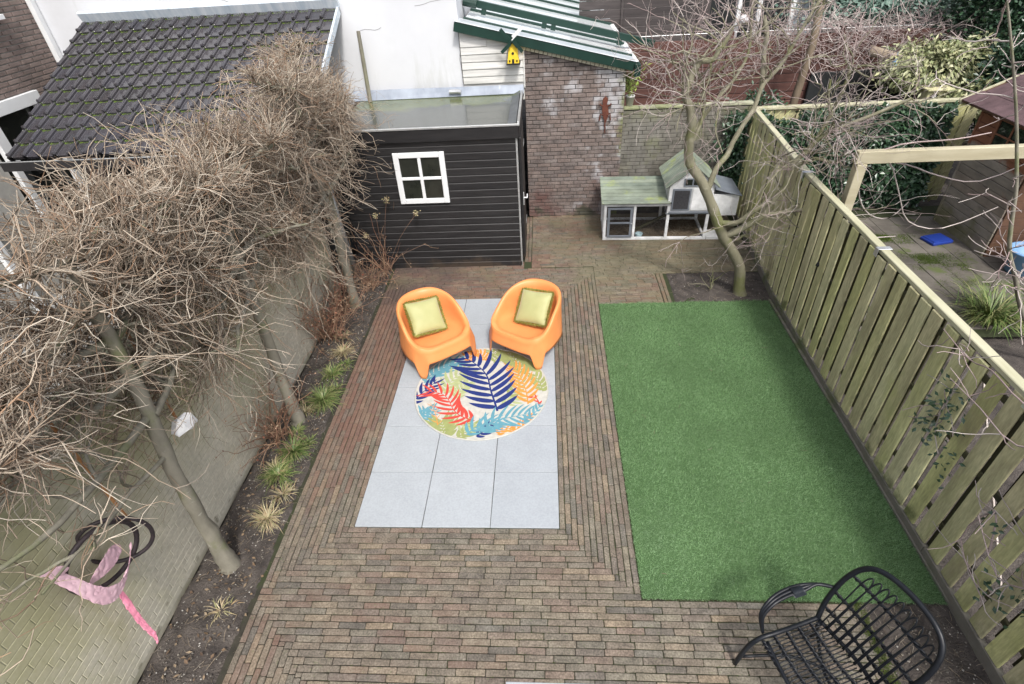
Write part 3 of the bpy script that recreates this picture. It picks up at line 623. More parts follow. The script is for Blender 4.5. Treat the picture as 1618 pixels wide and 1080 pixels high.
# ---- left neighbour's brick house with window and patio door
nh = thing('brick_house', 'brown brick house wall with white window and patio door frames at the far left', 'house', (-5.7, 5, 0))
MB().box((-3, -3.2, 0), (-.02, -.62, 6)).box((-3, -.62, 2.55), (-.02, 1.24, 6)).box((-3, .45, 0), (-.02, 1.24, 2.55)).build('wall', M['mortar_light'], nh)
def nhtop(x): return 9
brick_wall(nh, (0, -2.0, 2.56), (0, 1, 0), 3.24, 2.1, M['housebrick'], nrm=(1, 0, 0), maxn=300, gap=.014, key=lambda q: -q.y-q.z*.3)
brick_wall(nh, (0, .47, .0), (0, 1, 0), .77, 2.56, M['housebrick'], nrm=(1, 0, 0), maxn=300, gap=.014, key=lambda q: -q.z)
dr = MB(); dr.bbox((.0, -1.6, 2.40), (.07, .46, 2.56), .004); 
dr.build('door_lintel', M['trim_white'], nh)
for y0, w_ in ((.33, .12), (-.58, .16), (-1.5, .12)): MB().bbox((-.01, y0, 0), (.06, y0+w_, 2.398), .004).build('door_frame', M['trim_white'], nh)
MB().box((-.06, -1.5, 0), (-.045, .4, 2.4)).build('door_glass', M['glass_dark'], nh)
MB().bbox((-.05, -.45, 1.55), (-.02, .33, 1.60), .003).build('glazing_rail', M['print_black'], nh)
wf = MB(); wf.bbox((.0, -.95, 3.44), (.12, .53, 3.50), .004); wi = wf.build('window', M['trim_white'], nh)
MB().bbox((.0, .42, 3.502), (.05, .50, 4.6), .004).build('frame', M['trim_white'], wi)
MB().box((.004, -.95, 3.502), (.02, .418, 4.6)).build('pane', M['window_room'], wi)
MB().bbox((.0, 1.145, 2.0), (.075, 1.235, 6), .004).build('corner_board', M['trim_white'], nh)

# ---- veranda with glazed black tiles
vr = thing('veranda', 'veranda with a steep roof of glossy black tiles against the white wall', 'veranda', (-5.0, 3.84, 0))
sa = math.atan2(1.17, 2.36); TW, TG = .2, .2395
def tile_mesh():
    prof = [(0,.0),(.003,.030),(.012,.037),(.022,.030),(.026,.026),(.031,.034),(.042,.037),(.050,.028),(.053,.004),(.060,.0),(.195,.0),(.2005,.004)]
    V = []; F = []; n = len(prof)
    for y, dz in ((0, .030), (.006, .034), (.13, .020), (.262, .004)):
        for x, z in prof: V.append((x, y, z+dz))
    for x, z in prof: V.append((x, 0.002, z-.002))
    for r in range(3):
        for i in range(n-1): a = r*n+i; F.append((a, a+1, a+n+1, a+n))
    for i in range(n-1): F.append((4*n+i, 4*n+i+1, i+1, i))
    b = len(V)                                  # nib at the lower end of the roll
    for (x, y, z) in ((.012,-.004,.058),(.042,-.004,.058),(.042,.022,.058),(.012,.022,.058),(.006,-.010,.062),(.048,-.010,.062),(.048,.026,.062),(.006,.026,.062),(.014,-.004,.084),(.040,-.004,.084),(.040,.018,.084),(.014,.018,.084)): V.append((x, y, z))
    F += [(b,b+1,b+5,b+4),(b+1,b+2,b+6,b+5),(b+2,b+3,b+7,b+6),(b+3,b,b+4,b+7),(b+4,b+5,b+9,b+8),(b+5,b+6,b+10,b+9),(b+6,b+7,b+11,b+10),(b+7,b+4,b+8,b+11),(b+8,b+9,b+10,b+11)]
    return V, F
V, F = tile_mesh(); tm = npmesh('roof_tile', V, F, M['roof_tile'], False)
Rt = Matrix.Translation((0, 0, 2.10)) @ Matrix.Rotation(sa, 4, 'X')
rootroof = MB(); rootroof.box((0, .02, -.05), (3.78, 2.62, -.012), Rt); rootroof.build('roof_deck', M['black_wood'], vr)
nub = MB().lathe([(.0001,.034),(.009,.030),(.013,.018),(.013,0)], 8).mesh('tile_nib', M['roof_tile'], True)
for r in range(11):
    for c in range(19):
        Mx = Rt @ Matrix.Translation((c*TW-.0+random.gauss(0,.001), r*TG-.02, .004)) @ Matrix.Rotation(random.gauss(0, .005), 4, 'Z')
        t = place('roof_tile', tm, vr); t.matrix_local = Mx
rf = MB().bbox((.0, 2.60, .03), (3.85, 2.66, .17), .01, Rt).build('ridge_flashing', M['lead_pale'], vr)
MB().bbox((-.06, -.13, 1.98), (3.8, -.02, 2.0), .004).bbox((-.06, -.14, 1.98), (3.8, -.125, 2.09), .004).bbox((-.06, -.03, 1.98), (3.8, -.015, 2.07), .004).build('gutter', M['black_paint'], vr)
MB().tube([(-.06, -.133, 2.094), (3.8, -.133, 2.094)], .007, 6).build('gutter_lip', M['alu'], vr)
for x in (.05, 1.25, 2.5, 3.7): MB().bbox((x, .0, -.05), (x+.1, .1, 1.97), .004).build('post', M['black_wood'], vr)
for i in range(18): MB().bbox((0.02, 1.3, i*.12), (3.75, 1.325, i*.12+.116), .004).build('shade_plank', M['black_wood'], vr)  # dark planks added in place of the shade under the veranda roof
MB().box((3.76, .15, 1.9), (3.79, 2.3, 2.0)).build('side_beam', M['black_wood'], vr)
# verge
MB().bbox((-.03, -.02, -.06), (-.002, 2.62, .03), .004, Rt).build('verge_board', M['black_paint'], vr)
MB().bbox((3.80, -.02, -.06), (3.83, 2.62, .05), .004, Rt).build('verge_board', M['lead_pale'], vr)

# ================================================================== SHED
sh = thing('black_shed', 'black boarded garden shed with a white four pane window and wet flat roof', 'shed', (.13, 4.52, 0))
def S(v): return (v[0]-.13, v[1]-4.52, v[2])
SX0, SX1, SY0, SY1 = -1.12, 1.355, 4.52, 6.15
MB().box(S((SX0+.03, SY0+.03, .06)), S((SX1-.03, SY1-.02, 1.98))).build('shed_core', M['black_wood'], sh)
MB().bbox(S((SX0, SY0-.012, -.03)), S((SX1, SY0+.025, .075)), .004).build('plinth', M['shed_board'], sh)
def clap(W, h): # shiplap board with sloped top edge
    return [(0,.0,0),(W,.0,0),(W,-.002,.004),(0,-.002,.004),(W,-.002,h-.018),(0,-.002,h-.018),(W,.010,h-.006),(0,.010,h-.006),(W,.010,h),(0,.010,h),(0,.024,0),(W,.024,0),(W,.024,h),(0,.024,h)]
CF = [(0,1,2,3),(3,2,4,5),(5,4,6,7),(7,6,8,9),(9,8,12,13),(0,3,5,7,9,13,10),(1,11,12,8,6,4,2)]
bh = .1035; bmesh_ = MB().add(clap(SX1-SX0-.022, bh), CF).mesh('board', M['shed_board'])
for k in range(18):
    place('board', bmesh_, sh, S((SX0, SY0-.002, .078+k*bh)), (random.gauss(0,.003), random.gauss(0, .0004), 0))
side = MB().add(clap(SY1-SY0-.03, bh), CF).mesh('board', M['shed_board'])
for k in range(18):
    place('board', side, sh, S((SX1-.02, SY0+.01, .078+k*bh)), (0, 0, PI/2))
MB().bbox(S((SX1-.018, SY0-.012, .0)), S((SX1+.008, SY0+.012, 1.93)), .003).build('corner_trim', M['alu'], sh)
MB().bbox(S((SX0-.02, SY0-.045, 1.90)), S((SX1+.03, SY0-.008, 2.055)), .005).build('fascia', M['shed_board'], sh)
MB().bbox(S((SX1+.008, SY0-.005, 1.90)), S((SX1+.04, SY1, 2.055)), .005).build('fascia', M['shed_board'], sh)
# window
wx0, wx1, wz0, wz1 = -.325, .375, 1.045, 1.76
wn_ = MB()
for lo_, hi_ in (((wx0, 0, wz0), (wx0+.075, 0, wz1)), ((wx1-.075, 0, wz0), (wx1, 0, wz1)), ((wx0+.0755, 0, wz0), (wx1-.0755, 0, wz0+.07)), ((wx0+.0755, 0, wz1-.07), (wx1-.0755, 0, wz1))):
    wn_.bbox(S((lo_[0], SY0-.035, lo_[2])), S((hi_[0], SY0-.003, hi_[2])), .006)
wo = wn_.build('window', M['trim_white'], sh)
MB().bbox(S((.003, SY0-.030, wz0+.071)), S((.047, SY0-.006, wz1-.071)), .004).build('mullion', M['trim_white'], wo)
MB().bbox(S((wx0+.0755, SY0-.028, 1.385)), S((.0025, SY0-.006, 1.425)), .004).build('glazing_bar', M['trim_white'], wo)
MB().bbox(S((.0475, SY0-.028, 1.385)), S((wx1-.0755, SY0-.006, 1.425)), .004).build('glazing_bar', M['trim_white'], wo)
for a_, b_ in ((wx0+.076, .0025), (.0475, wx1-.076)):
    for c_, d_ in ((wz0+.071, 1.384), (1.426, wz1-.071)):
        MB().box(S((a_, SY0-.014, c_)), S((b_, SY0-.009, d_))).build('pane', M['glass_dark'], wo)
# door on the right side
dd = MB().bbox(S((SX1+.011, SY0+.10, .08)), S((SX1+.05, SY0+.95, 1.86)), .005).build('door', M['shed_board'], sh)
MB().tube([S((SX1+.05, SY0+.17, 1.0)), S((SX1+.10, SY0+.17, 1.0)), S((SX1+.10, SY0+.29, 1.0))], .010, 8).bbox(S((SX1+.051, SY0+.145, .90)), S((SX1+.057, SY0+.185, 1.08)), .001).build('handle', M['trim_white'], dd)
for z_ in (.35, 1.55): MB().bbox(S((SX1+.051, SY0+.70, z_)), S((SX1+.058, SY0+.94, z_+.04)), .002).build('hinge', M['alu'], dd)
# roof
MB().box(S((SX0, SY0+.0, 1.985)), S((SX1+.0, SY1, 2.045))).build('roof', M['bitumen'], sh)
MB().add([S(p) for p in ((SX1-.12, SY0, 2.0465), (SX1-.0, SY0, 2.085), (SX1-.0, SY1, 2.10), (SX1-.12, SY1, 2.0465), (SX1, SY0, 2.0), (SX1, SY1, 2.0))], [(0,1,2,3),(1,4,5,2)]).build('roof_kerb', M['bitumen_edge'], sh)
MB().add([S(p) for p in ((SX0, SY0+.12, 2.0468), (SX1-.13, SY0+.05, 2.0468), (SX1-.05, SY0-.01, 2.066), (SX0, SY0-.01, 2.066))], [(0,1,2,3)]).build('roof_kerb', M['bitumen_edge'], sh)
MB().bbox(S((SX0-.02, SY0-.055, 2.058)), S((SX1+.045, SY0-.02, 2.085)), .004).bbox(S((SX1+.012, SY0-.019, 2.06)), S((SX1+.045, SY1, 2.10)), .004).build('roof_edge_trim', M['alu'], sh)
MB().add([S(p) for p in ((SX0-.1, SY1-.04, 2.05), (1.41, SY1-.04, 2.06), (1.41, SY1+.02, 2.17), (SX0-.1, SY1+.02, 2.19), (SX0-.1, SY1+.03, 2.0), (1.41, SY1+.03, 2.0))], [(0,1,2,3),(3,2,5,4),(0,4,5,1)]).build('wall_flashing', M['lead'], sh)
MB().tube([S((.28, 6.10, 2.13)), S((.40, 6.10, 2.13)), S((.46, 6.09, 2.12))], .03, 10).build('overflow_pipe', M['steel'], sh)
tag(place('roof_grit', tufts('roof_grit', [(random.uniform(SX0, SX1-.1), 6.05-abs(random.gauss(0, .16)), 2.047) for _ in range(300)], 700, .006, M['straw'], .02, .004)), kind='stuff')
# post standing on the roof corner
tag(MB().tube([(-.95, 6.05, 2.05), (-.93, 6.08, 3.0)], [.032, .028], 8).build('roof_post', M['bark'], None), 'thin weathered wooden post standing on the shed roof against white wall', 'post')
# rainwater pipe beside shed
tag(MB().tube([(-1.28, 4.46, 1.9), (-1.27, 4.46, .8), (-1.2, 4.42, 0.0)], .035, 10).build('rainwater_pipe', M['alu'], None, smooth=True), 'grey rainwater pipe at the left corner of the black shed', 'pipe')

# ================================================================== LEFT WALL
lw = thing('boundary_wall', 'long pale brick garden wall with green algae behind the pleached trees', 'wall', (-1.25, 1.4, 0))
MB().box((-.2, -3.4, -.05), (-.012, 3.1, 1.83)).build('wall_core', M['palemortar'], lw)
brick_wall(lw, (0, -3.3, 0), (0, 1, 0), 6.4, 1.84, M['palebrick'], nrm=(1, 0, 0), maxn=300, gap=.0035, depth=.02, jit=.0003, proud=-.0095,  key=lambda q: abs((lw.location+q).y+.6)*1.0+abs(q.z-.8))
for i in range(26):
    MB().bbox((-.22, -3.3+i*.246, 1.842), (.02, -3.3+(i+1)*.246-.006, 1.842+random.uniform(.03, .055)), .012).build('coping_stone', M['coping'], lw, rot=(0, random.gauss(0, .01), 0))

# ================================================================== RIGHT FENCE
fn = thing('board_fence', 'long greenish timber board fence with a pale top rail beside the lawn', 'fence', (4.72, 1, 0))
FP = [(4.66, -2.0), (4.69, -.2-.0), (4.70, 1.72), (4.735, 3.55), (4.84, 4.8), (4.95, 6.26)]
FP = [Vector((x-4.72, y-1, 0)) for x, y in FP]; FT = 1.67
nb = 0
fb = [MB().bbox((-.065, 0, .105), (.065, .018, FT-.03), .004).mesh('board', M['fence_board']) for _ in range(1)][0]
fbn = MB().bbox((-.05, 0, .11), (.05, .018, FT-.05), .004).mesh('back_board', M['fence_back'])
for a_, b_ in zip(FP[:-1], FP[1:]):
    d = b_-a_; L_ = d.length; ang = math.atan2(d.y, d.x); n = round(L_/.178); st = L_/n
    for k in range(n):
        p = a_+d*((k+.5)/n)
        # boards face -X: local y axis negative = towards the garden
        place('board', fb, fn, p+Vector((-.03, 0, random.uniform(-.006, .006))), (random.gauss(0,.003), random.gauss(0, .004), ang+random.gauss(0, .01)), (random.uniform(.95, 1.04), 1, random.uniform(.995, 1.005)))
        if k < n-1: place('back_board', fbn, fn, a_+d*((k+1)/n)+Vector((.075, 0, 0)), (0, 0, ang))
    q = MB()
    for z_ in (.35, .95, 1.5): q.bbox((0, -.0, z_), (L_, .022, z_+.05), .003)
    q.build('rail', M['fence_back'], fn, a_+Vector((-.01, 0, 0)), (0, 0, ang))
    MB().bbox((.0, -.03, 0.0), (L_-.004, .015, .12), .004).build('gravel_board', M['gravel_board'], fn, a_+Vector((-.04, 0, -.02)), (0, 0, ang))
    MB().bbox((.002, -.036, FT-.028), (L_-.002, .040, FT+.012), .005).build('top_rail', M['fence_top'], fn, a_, (0, random.gauss(0,.0005), ang))
    MB().bbox((-.035, -.035, -.05), (.035, .035, FT-.03), .004).build('post', M['fence_back'], fn, a_+Vector((.02, 0, 0)), (0, 0, ang))
for k in (1, 2, 3): MB().bbox((-.06, -.028, FT+.0125), (.055, .028, FT+.017), .002).bbox((-.066, -.028, FT-.06), (-.061, .028, FT+.017), .002).build('rail_bracket', M['steel'], fn, FP[k])
kn = MB().tube([(-.09, 0, 0), (-.075, .01, .01), (-.06, 0, 0)], [.015, .03, .012], 7).build('knot_hook', M['black_wood'], fn, (.02, 1.6, 1.0))

# ================================================================== RIGHT NEIGHBOUR
pv = struct(bpy.data.objects.new('neighbour_paving', None)); C.objects.link(pv)
sheet('paving_bed', 4.97, 2.6, 12, 6.2, -.02, M['joint'], pv)
ps = MB().bbox((-.148, -.148, -.03), (.148, .148, .004), .004).mesh('paving_stone', M['pave_dark'])
y = 2.9; 
while y < 5.7:
    x = 5.6
    while x < 8.6:
        place('paving_stone', ps, pv, (x, y, random.gauss(0, .003)), (random.gauss(0,.006), random.gauss(0,.006), 0)); x += .302
    y += .302
pts = [(6.9+random.gauss(0, .25), 5.1+random.gauss(0, .1), .0) for _ in range(50)]+[(7.2+random.gauss(0, .2), 4.4+random.gauss(0, .14), .0) for _ in range(50)]+[(7.4+random.gauss(0, .2), 3.7+random.gauss(0, .1), .0) for _ in range(30)]
tag(place('moss', tufts('moss', pts, 14000, .02, M['moss'], .05, .003)), kind='stuff')

# pergola
pg = thing('pergola', 'pale timber pergola beam on a post behind the board fence', 'pergola', (4.97, 3.0, 0))
MB().bbox((-.05, -.05, 0), (.05, .05, 1.97), .005).build('post', M['pergola'], pg)
MB().bbox((-.07, -.04, 1.972), (5.2, .04, 2.10), .006).build('beam', M['pergola'], pg)
MB().bbox((5.1, -.05, 0), (5.2, .05, 1.97), .005).build('post', M['pergola'], pg)

# ivy fence with trellis
iv = thing('trellis_fence', 'timber fence with diagonal trellis and pale top rail covered by dark ivy', 'fence', (6.6, 6.38, 0))
for i in range(20): MB().bbox((-1.62+i*.17, 0, 0), (-1.62+i*.17+.155, .02, 1.58), .004).build('board', M['fence_board'], iv)
MB().bbox((-1.65, -.05, 1.60), (1.75, .05, 1.64), .005).build('top_rail', M['fence_top'], iv)
for i in range(34):
    x = -2.9+i*.14; p0 = Vector((x, -.06, .0)); p1 = Vector((x+1.55, -.06, 1.58)); lo_ = -1.62; hi_ = 1.74
    if p1.x > hi_: t = (hi_-p0.x)/(p1.x-p0.x); p1 = p0.lerp(p1, t)
    if p0.x < lo_: t = (lo_-p0.x)/(1.55); p0 = p0.lerp(Vector((x+1.55, -.06, 1.58)), t)
    if p1.x-p0.x > .1: MB().tube([p0, p1], .007, 4).build('lath', M['fence_board'], iv)
def leafcloud(fn_, n, L0, W0, seed=0, upb=.4):
    rng = np.random.RandomState(seed); P = fn_(n, rng); n = len(P)
    D = rng.normal(0, 1, (n, 3)); D[:, 2] -= .3; U = rng.normal(0, .8, (n, 3)); U[:, 2] += 1.0; U[:, 1] -= .5
    return P, D, U, L0*rng.uniform(.6, 1.3, n), W0*rng.uniform(.7, 1.2, n)
def ivyf(n, r):
    x = r.uniform(5.0, 7.95, n*2); z_ = r.uniform(.0, 1.6, n*2); keep = np.array([noise.noise(Vector((a*1.6, b*1.6, 3)))+.35*(1-abs(b-.7))+.12*(a-6) > -.1 for a, b in zip(x, z_)])
    x, z_ = x[keep], z_[keep]; d = np.array([.12+.30*abs(noise.noise(Vector((a*2.2, b*2.2, 8)))) for a, b in zip(x, z_)])*(1.15-z_*.35)
    return np.stack([x, 6.33-d*r.uniform(.3, 1.25, len(x)), z_], 1)
P, D, U, LL, WW = leafcloud(ivyf, 9000, .075, .06, 1); U[:, 1] -= .8
ivy = place('ivy', leaf_mesh('ivy', P, D, U, LL, WW, M['leaf_ivy'])); tag(ivy, 'dense dark green ivy hanging over the trellis fence right of the bare tree', 'ivy')
# ivy in the corner between garden wall and fence
def ivy2(n, r):
    x = 4.88-np.abs(r.normal(0, .16, n)); z_ = r.uniform(.1, 1.62, n); return np.stack([x, 6.28-np.abs(r.normal(0, .10, n)), z_], 1)
P, D, U, LL, WW = leafcloud(ivy2, 1500, .065, .05, 2); U[:, 1] -= .8
tag(place('ivy', leaf_mesh('ivy', P, D, U, LL, WW, M['leaf_ivy'])), 'narrow strip of ivy climbing the corner between grey wall and board fence', 'ivy')

# wooden playhouse / shed of the right neighbour
ph = thing('wooden_shed', 'weathered brown plank shed with a purple felt roof in the right neighbour garden', 'shed', (7.9, 5.0, 0))
MB().box((.03, -.55, 0), (2.4, .58, 1.82)).build('shed_core', M['shed_brown'], ph)
for i in range(15): MB().bbox((0, -.56, i*.118), (.022, .60, i*.118+.110), .004).build('plank', M['shed_plank'], ph)
for i in range(15): MB().bbox((.024, -.585, i*.118), (2.4, -.562, i*.118+.114), .004).build('plank', M['shed_brown'], ph)
MB().bbox((-.01, .602, 0), (.06, .64, 1.66), .004).build('corner_post', M['shed_plank'], ph)
sw = MB(); sw.bbox((-.03, -.38, 1.27), (-.002, .24, 1.31), .003).bbox((-.03, -.38, 1.66), (-.002, .24, 1.70), .003).bbox((-.03, -.38, 1.3105), (-.002, -.34, 1.6595), .003).bbox((-.03, .20, 1.3105), (-.002, .24, 1.6595), .003)
swo = sw.build('window', M['shed_plank'], ph)
MB().box((-.012, -.34, 1.31), (-.004, .20, 1.66)).build('pane', M['glass_dark'], swo)
MB().bbox((-.026, -.08, 1.3105), (-.014, -.055, 1.6595), .002).bbox((-.027, -.34, 1.475), (-.013, .20, 1.495), .002).build('glazing_bar', M['shed_plank'], swo)
rm = Matrix.Translation((-.20, 0, 1.76)) @ Matrix.Rotation(-.42, 4, 'Y')
MB().bbox((0, -1.2, -.03), (1.7, .85, 0), .004, rm).build('roof', M['shed_brown'], ph)
fs_ = MB().bbox((0, 0, 0), (.27, .225, .008), .002).mesh('shingle', M['felt'])
for i in range(6):
    for j in range(9):
        o = place('shingle', fs_, ph); o.matrix_local = rm @ Matrix.Translation((i*.27+.002, -1.2+j*.228-(.11 if i % 2 else 0)+.06, .004)) @ Matrix.Rotation(.02, 4, 'Y')
MB().bbox((-.02, .852, -.06), (1.7, .88, .02), .004, rm).build('verge_board', M['fence_top'], ph)
tag(MB().bbox((-.17, -.13, 0), (.17, .13, .05), .012).bbox((-.15, -.11, .0505), (.15, .11, .062), .005).build('blue_box', M['blue'], None, (7.55, 4.92, .005), (0, 0, .25)), 'flat blue plastic box on the mossy paving by the wooden shed', 'box')
bt = MB().lathe([(.0001,.02),(.20,.02),(.24,.30),(.26,.31),(.26,.33),(.23,.33),(.19,.05),(.0001,.05)], 24).build('blue_tub', M['blue_pale'], None, (8.15, 4.0, 0), smooth=True)
tag(bt, 'pale blue plastic tub on the ground in front of the wooden shed', 'tub')

# nesting box (yellow) beyond ivy fence, plain bird silhouette
nb_ = thing('nest_box', 'yellow wooden nest box with a round hole and white bird mark above the trellis fence', 'nest box', (7.95, 6.9, 0))
MB().tube([(0, .05, 0), (0, .05, 1.45)], .03, 8).build('pole', M['fence_back'], nb_)
MB().bbox((-.16, -.12, 1.42), (.16, .12, 1.66), .006).build('box_body', M['yellow_dull'] if 'yellow_dull' in M else M['fence_board'], nb_)
MB().bbox((-.20, -.17, 1.662), (.20, .15, 1.69), .006, Matrix.Rotation(0, 4, 'X')).build('roof', M['fence_board'], nb_)
MB().tube([(-.06, -.121, 1.545), (-.06, -.128, 1.545)], .07, 16).build('dark_disc', M['print_black'], nb_)
MB().prism([(-.09,1.50),(-.05,1.49),(-.03,1.54),(-.035,1.60),(-.055,1.555),(-.08,1.59),(-.085,1.54)], -.1345, -.130, Matrix(((1,0,0,0),(0,0,1,0),(0,1,0,0),(0,0,0,1)))).build('bird_mark', M['trim_white'], nb_)

# ---- far gardens: red fence, grey fence, summerhouse
rfn = thing('red_fence', 'red brown slatted panel fence behind the garden wall', 'fence', (4.8, 8.0, 0))
for p_ in range(3):
    x0 = -1.7+p_*1.83
    for i in range(15):
        MB().bbox((x0+.04, -.01-(.012 if i % 2 else 0), .10+i*.15), (x0+1.78, .012-(.012 if i % 2 else 0), .10+i*.15+.143), .006).build('slat', M['red_board'], rfn, rot=(.08, 0, 0) if False else (0, 0, 0))
    MB().bbox((x0-.045, -.045, 0), (x0+.035, .035, 2.45), .006).build('post', M['red_board'], rfn)
MB().tube([(-1.7, -.03, 2.44), (.0, -.03, 2.44), (3.6, -.03, 2.40)], .0025, 5).build('wire', M['steel'], rfn)
gfn = thing('grey_fence', 'dark grey horizontal plank fence at the very back beside the glass roof', 'fence', (3.7, 9.6, 0))
for i in range(21):
    for x0 in (-1.3, -.45): MB().bbox((x0+.02, 0, .2+i*.155), (x0+(.83 if x0 < -1 else 1.45), .02, .2+i*.155+.148), .006).build('plank', M['dark_board'], gfn)
for x0 in (-.47, 1.0): MB().bbox((x0-.01, -.03, 0), (x0+.03, -.002, 3.45), .005).build('post', M['dark_board'], gfn)
shs = thing('summerhouse', 'dark open summerhouse with slanting white posts and a white framed window at the back', 'summerhouse', (5.9, 9.9, 0))
MB().box((-1.15, 0, 0), (3.0, 2, 3.6)).build('wall', M['black_wood'], shs)  # solid black box painted in for the dark open interior
for x in (-.55, -.18): MB().bbox((x, -.6, 0), (x+.07, -.53, 3.4), .004).build('post', M['trim_white'], shs)
sf = MB()
for lo_, hi_ in (((.42,-.62,2.0),(.50,-.56,2.95)),((1.15,-.62,2.0),(1.23,-.56,2.95)),((.5005,-.62,2.0),(1.1495,-.56,2.09)),((.5005,-.62,2.82),(1.1495,-.56,2.90))): sf.bbox(lo_, hi_, .004)
sfo = sf.build('window', M['trim_white'], shs); MB().box((.5, -.60, 2.09), (1.15, -.59, 2.82)).build('pane', M['window_room'], sfo)
MB().box((-1.1, -.02, 1.4), (-.9, 0, 3.4)).box((.3, -.55, 0), (2.4, -.02, 2.0)).build('lower_wall', M['dark_board'], shs)
lp = MB().lathe([(.0001,-.08),(.04,-.07),(.07,-.04),(.08,0),(.07,.04),(.04,.07),(.0001,.08)], 14).build('globe_lamp', M['white_cloth'], None, (5.45, 9.15, 2.45), smooth=True)
tag(lp, 'round white globe lantern hanging between the white posts', 'lantern')
lgb = MB().tube([(7.05, 7.5, 2.15), (7.6, 7.45, 1.98), (8.2, 7.4, 1.86)], [.075, .08, .08], 12).build('log_beam', M['log'], None, smooth=True)
tag(lgb, 'pale cut log beam resting under the bare vines beside the yellow shrub', 'log')
for (x, y, z_, lab) in ((6.15, 7.55, 2.3, 'blue glass ornament hanging in the bare vines under the far window'), (7.35, 7.2, 2.0, 'pale blue teardrop ornament hanging beside the yellow variegated shrub')):
    tag(MB().lathe([(.0001,-.09),(.035,-.05),(.04,0),(.02,.05),(.004,.09),(.003,.16)], 10).build('hanging_ornament', M['blue_pale'] if x > 7 else M['blue'], None, (x, y, z_), smooth=True), lab, 'ornament')
lt2 = thing('leaning_tree', 'brown leaning tree trunk standing behind the trellis fence', 'tree', (6.02, 7.3, 0))
MB().tube([(0, 0, 0), (-.07, 0, 1.3), (.03, .05, 2.3), (-.02, .1, 3.4)], [.075, .065, .06, .055], 10).build('trunk', M['brown_trunk'], lt2, smooth=True)
# pot with bamboo in front of the red fence
pt = thing('potted_bamboo', 'light green bamboo in a pale pot standing on the corner of the garden wall', 'potted plant', (3.06, 6.42, 1.735))
MB().lathe([(.0001,0),(.05,0),(.07,.13),(.075,.13),(.075,.15),(.06,.15),(.055,.12),(.0001,.12)], 16).build('pot', M['terracotta'], pt, smooth=True)
tw = Twigs(4); LP, LD, LU = [], [], []
rng = np.random.RandomState(3)
for i in range(9):
    P, _ = wander((rng.normal(0,.02), rng.normal(0,.02), .12), (rng.normal(0,.25), rng.normal(0,.2), 1), rng.uniform(.35, .62), 6, .09); tw.add(P, .003)
    for q in P[2:]:
        for _ in range(7): LP.append(q+rng.normal(0,.015,3)); LD.append(rng.normal(0,1,3)+np.array([0,0,-.2])); LU.append(rng.normal(0,.6,3)+np.array([0,0,1]))
tw.build('stem', M['leaf_bamboo'], pt)
place('foliage', leaf_mesh('foliage', np.array(LP), np.array(LD), np.array(LU), rng.uniform(.06, .11, len(LP)), rng.uniform(.012, .02, len(LP)), M['leaf_bamboo']), pt)

# evergreen shrubs at top right
def shrub(name, label, c, rad, n, L0, W0, m, seed, hang=0, trunk=True, group=None):
    rng = np.random.RandomState(seed); root = thing(name, label, 'shrub', (c[0], c[1], 0), group=group)
    cl = rng.normal(0, 1, (26, 3)); cl /= np.linalg.norm(cl, axis=1, keepdims=True); cl *= rng.uniform(.35, .95, (26, 1))
    k = rng.randint(0, 26, n); P = cl[k]*np.array(rad) + rng.normal(0, .19, (n, 3))*np.array(rad)
    out = P/(np.linalg.norm(P, axis=1, keepdims=True)+1e-6)
    P = P+np.array([0, 0, c[2]]); P[:, 2] = np.maximum(P[:, 2], .05)
    D = out*.8+rng.normal(0, .6, (n, 3)); D[:, 2] -= hang; U = rng.normal(0, .5, (n, 3))+np.array([0, -.3, 1])
    place('crown', leaf_mesh('crown', P, D, U, L0*rng.uniform(.6, 1.3, n), W0*rng.uniform(.7, 1.2, n), m), root)
    if trunk:
        t = Twigs(6)
        t.add(np.array([(0,0,0),(.03,.02,c[2]*.5),(0,0,c[2])]), [.05,.04,.02])
        for i in range(14): 
            P2, _ = wander((0, 0, c[2]*.55), cl[i], rad[0]*.9, 6, .15); t.add(P2, np.linspace(.02, .005, 7), 4)
        t.build('trunk', M['bark'], root)
    return root
shrub('variegated_shrub', 'yellow and cream variegated laurel with drooping leaves above the trellis fence', (8.15, 7.3, 1.85), (.85, .5, .45), 5200, .10, .042, M['leaf_var'], 11, .7)
shrub('variegated_shrub', 'smaller pale edged shrub hanging low beside the purple shed roof', (8.55, 6.75, 1.5), (.5, .35, .35), 1800, .09, .05, M['leaf_var'], 12, .5)
shrub('evergreen_tree', 'large dark evergreen tree filling the top right corner', (9.3, 7.9, 2.2), (1.5, .8, 1.5), 22000, .085, .055, M['leaf_dark'], 13, .1)
shrub('evergreen_tree', 'dark glossy bush just above the purple shed roof', (9.4, 6.9, 1.6), (.9, .5, .8), 9000, .08, .05, M['leaf_dark'], 14, .1)
shrub('blue_green_shrub', 'blue green leafy bush along the top edge right of the far window', (7.9, 9.4, 2.6), (1.4, .6, .5), 6000, .11, .07, M['leaf_blue'], 15, .2)
shrub('evergreen_shrub', 'small dark bush behind the corner where the board fence meets the trellis', (5.2, 6.9, 1.35), (.5, .3, .4), 1600, .08, .05, M['leaf_dark'], 16, .1)
# low dark panel filling the background under the shrubs
tag(MB().bbox((6.4, 7.9, 0), (9.4, 7.96, 1.75), .01).build('dark_panel', M['black_wood'], None), 'plain dark panel behind the bare vines and yellow shrub', 'wall')
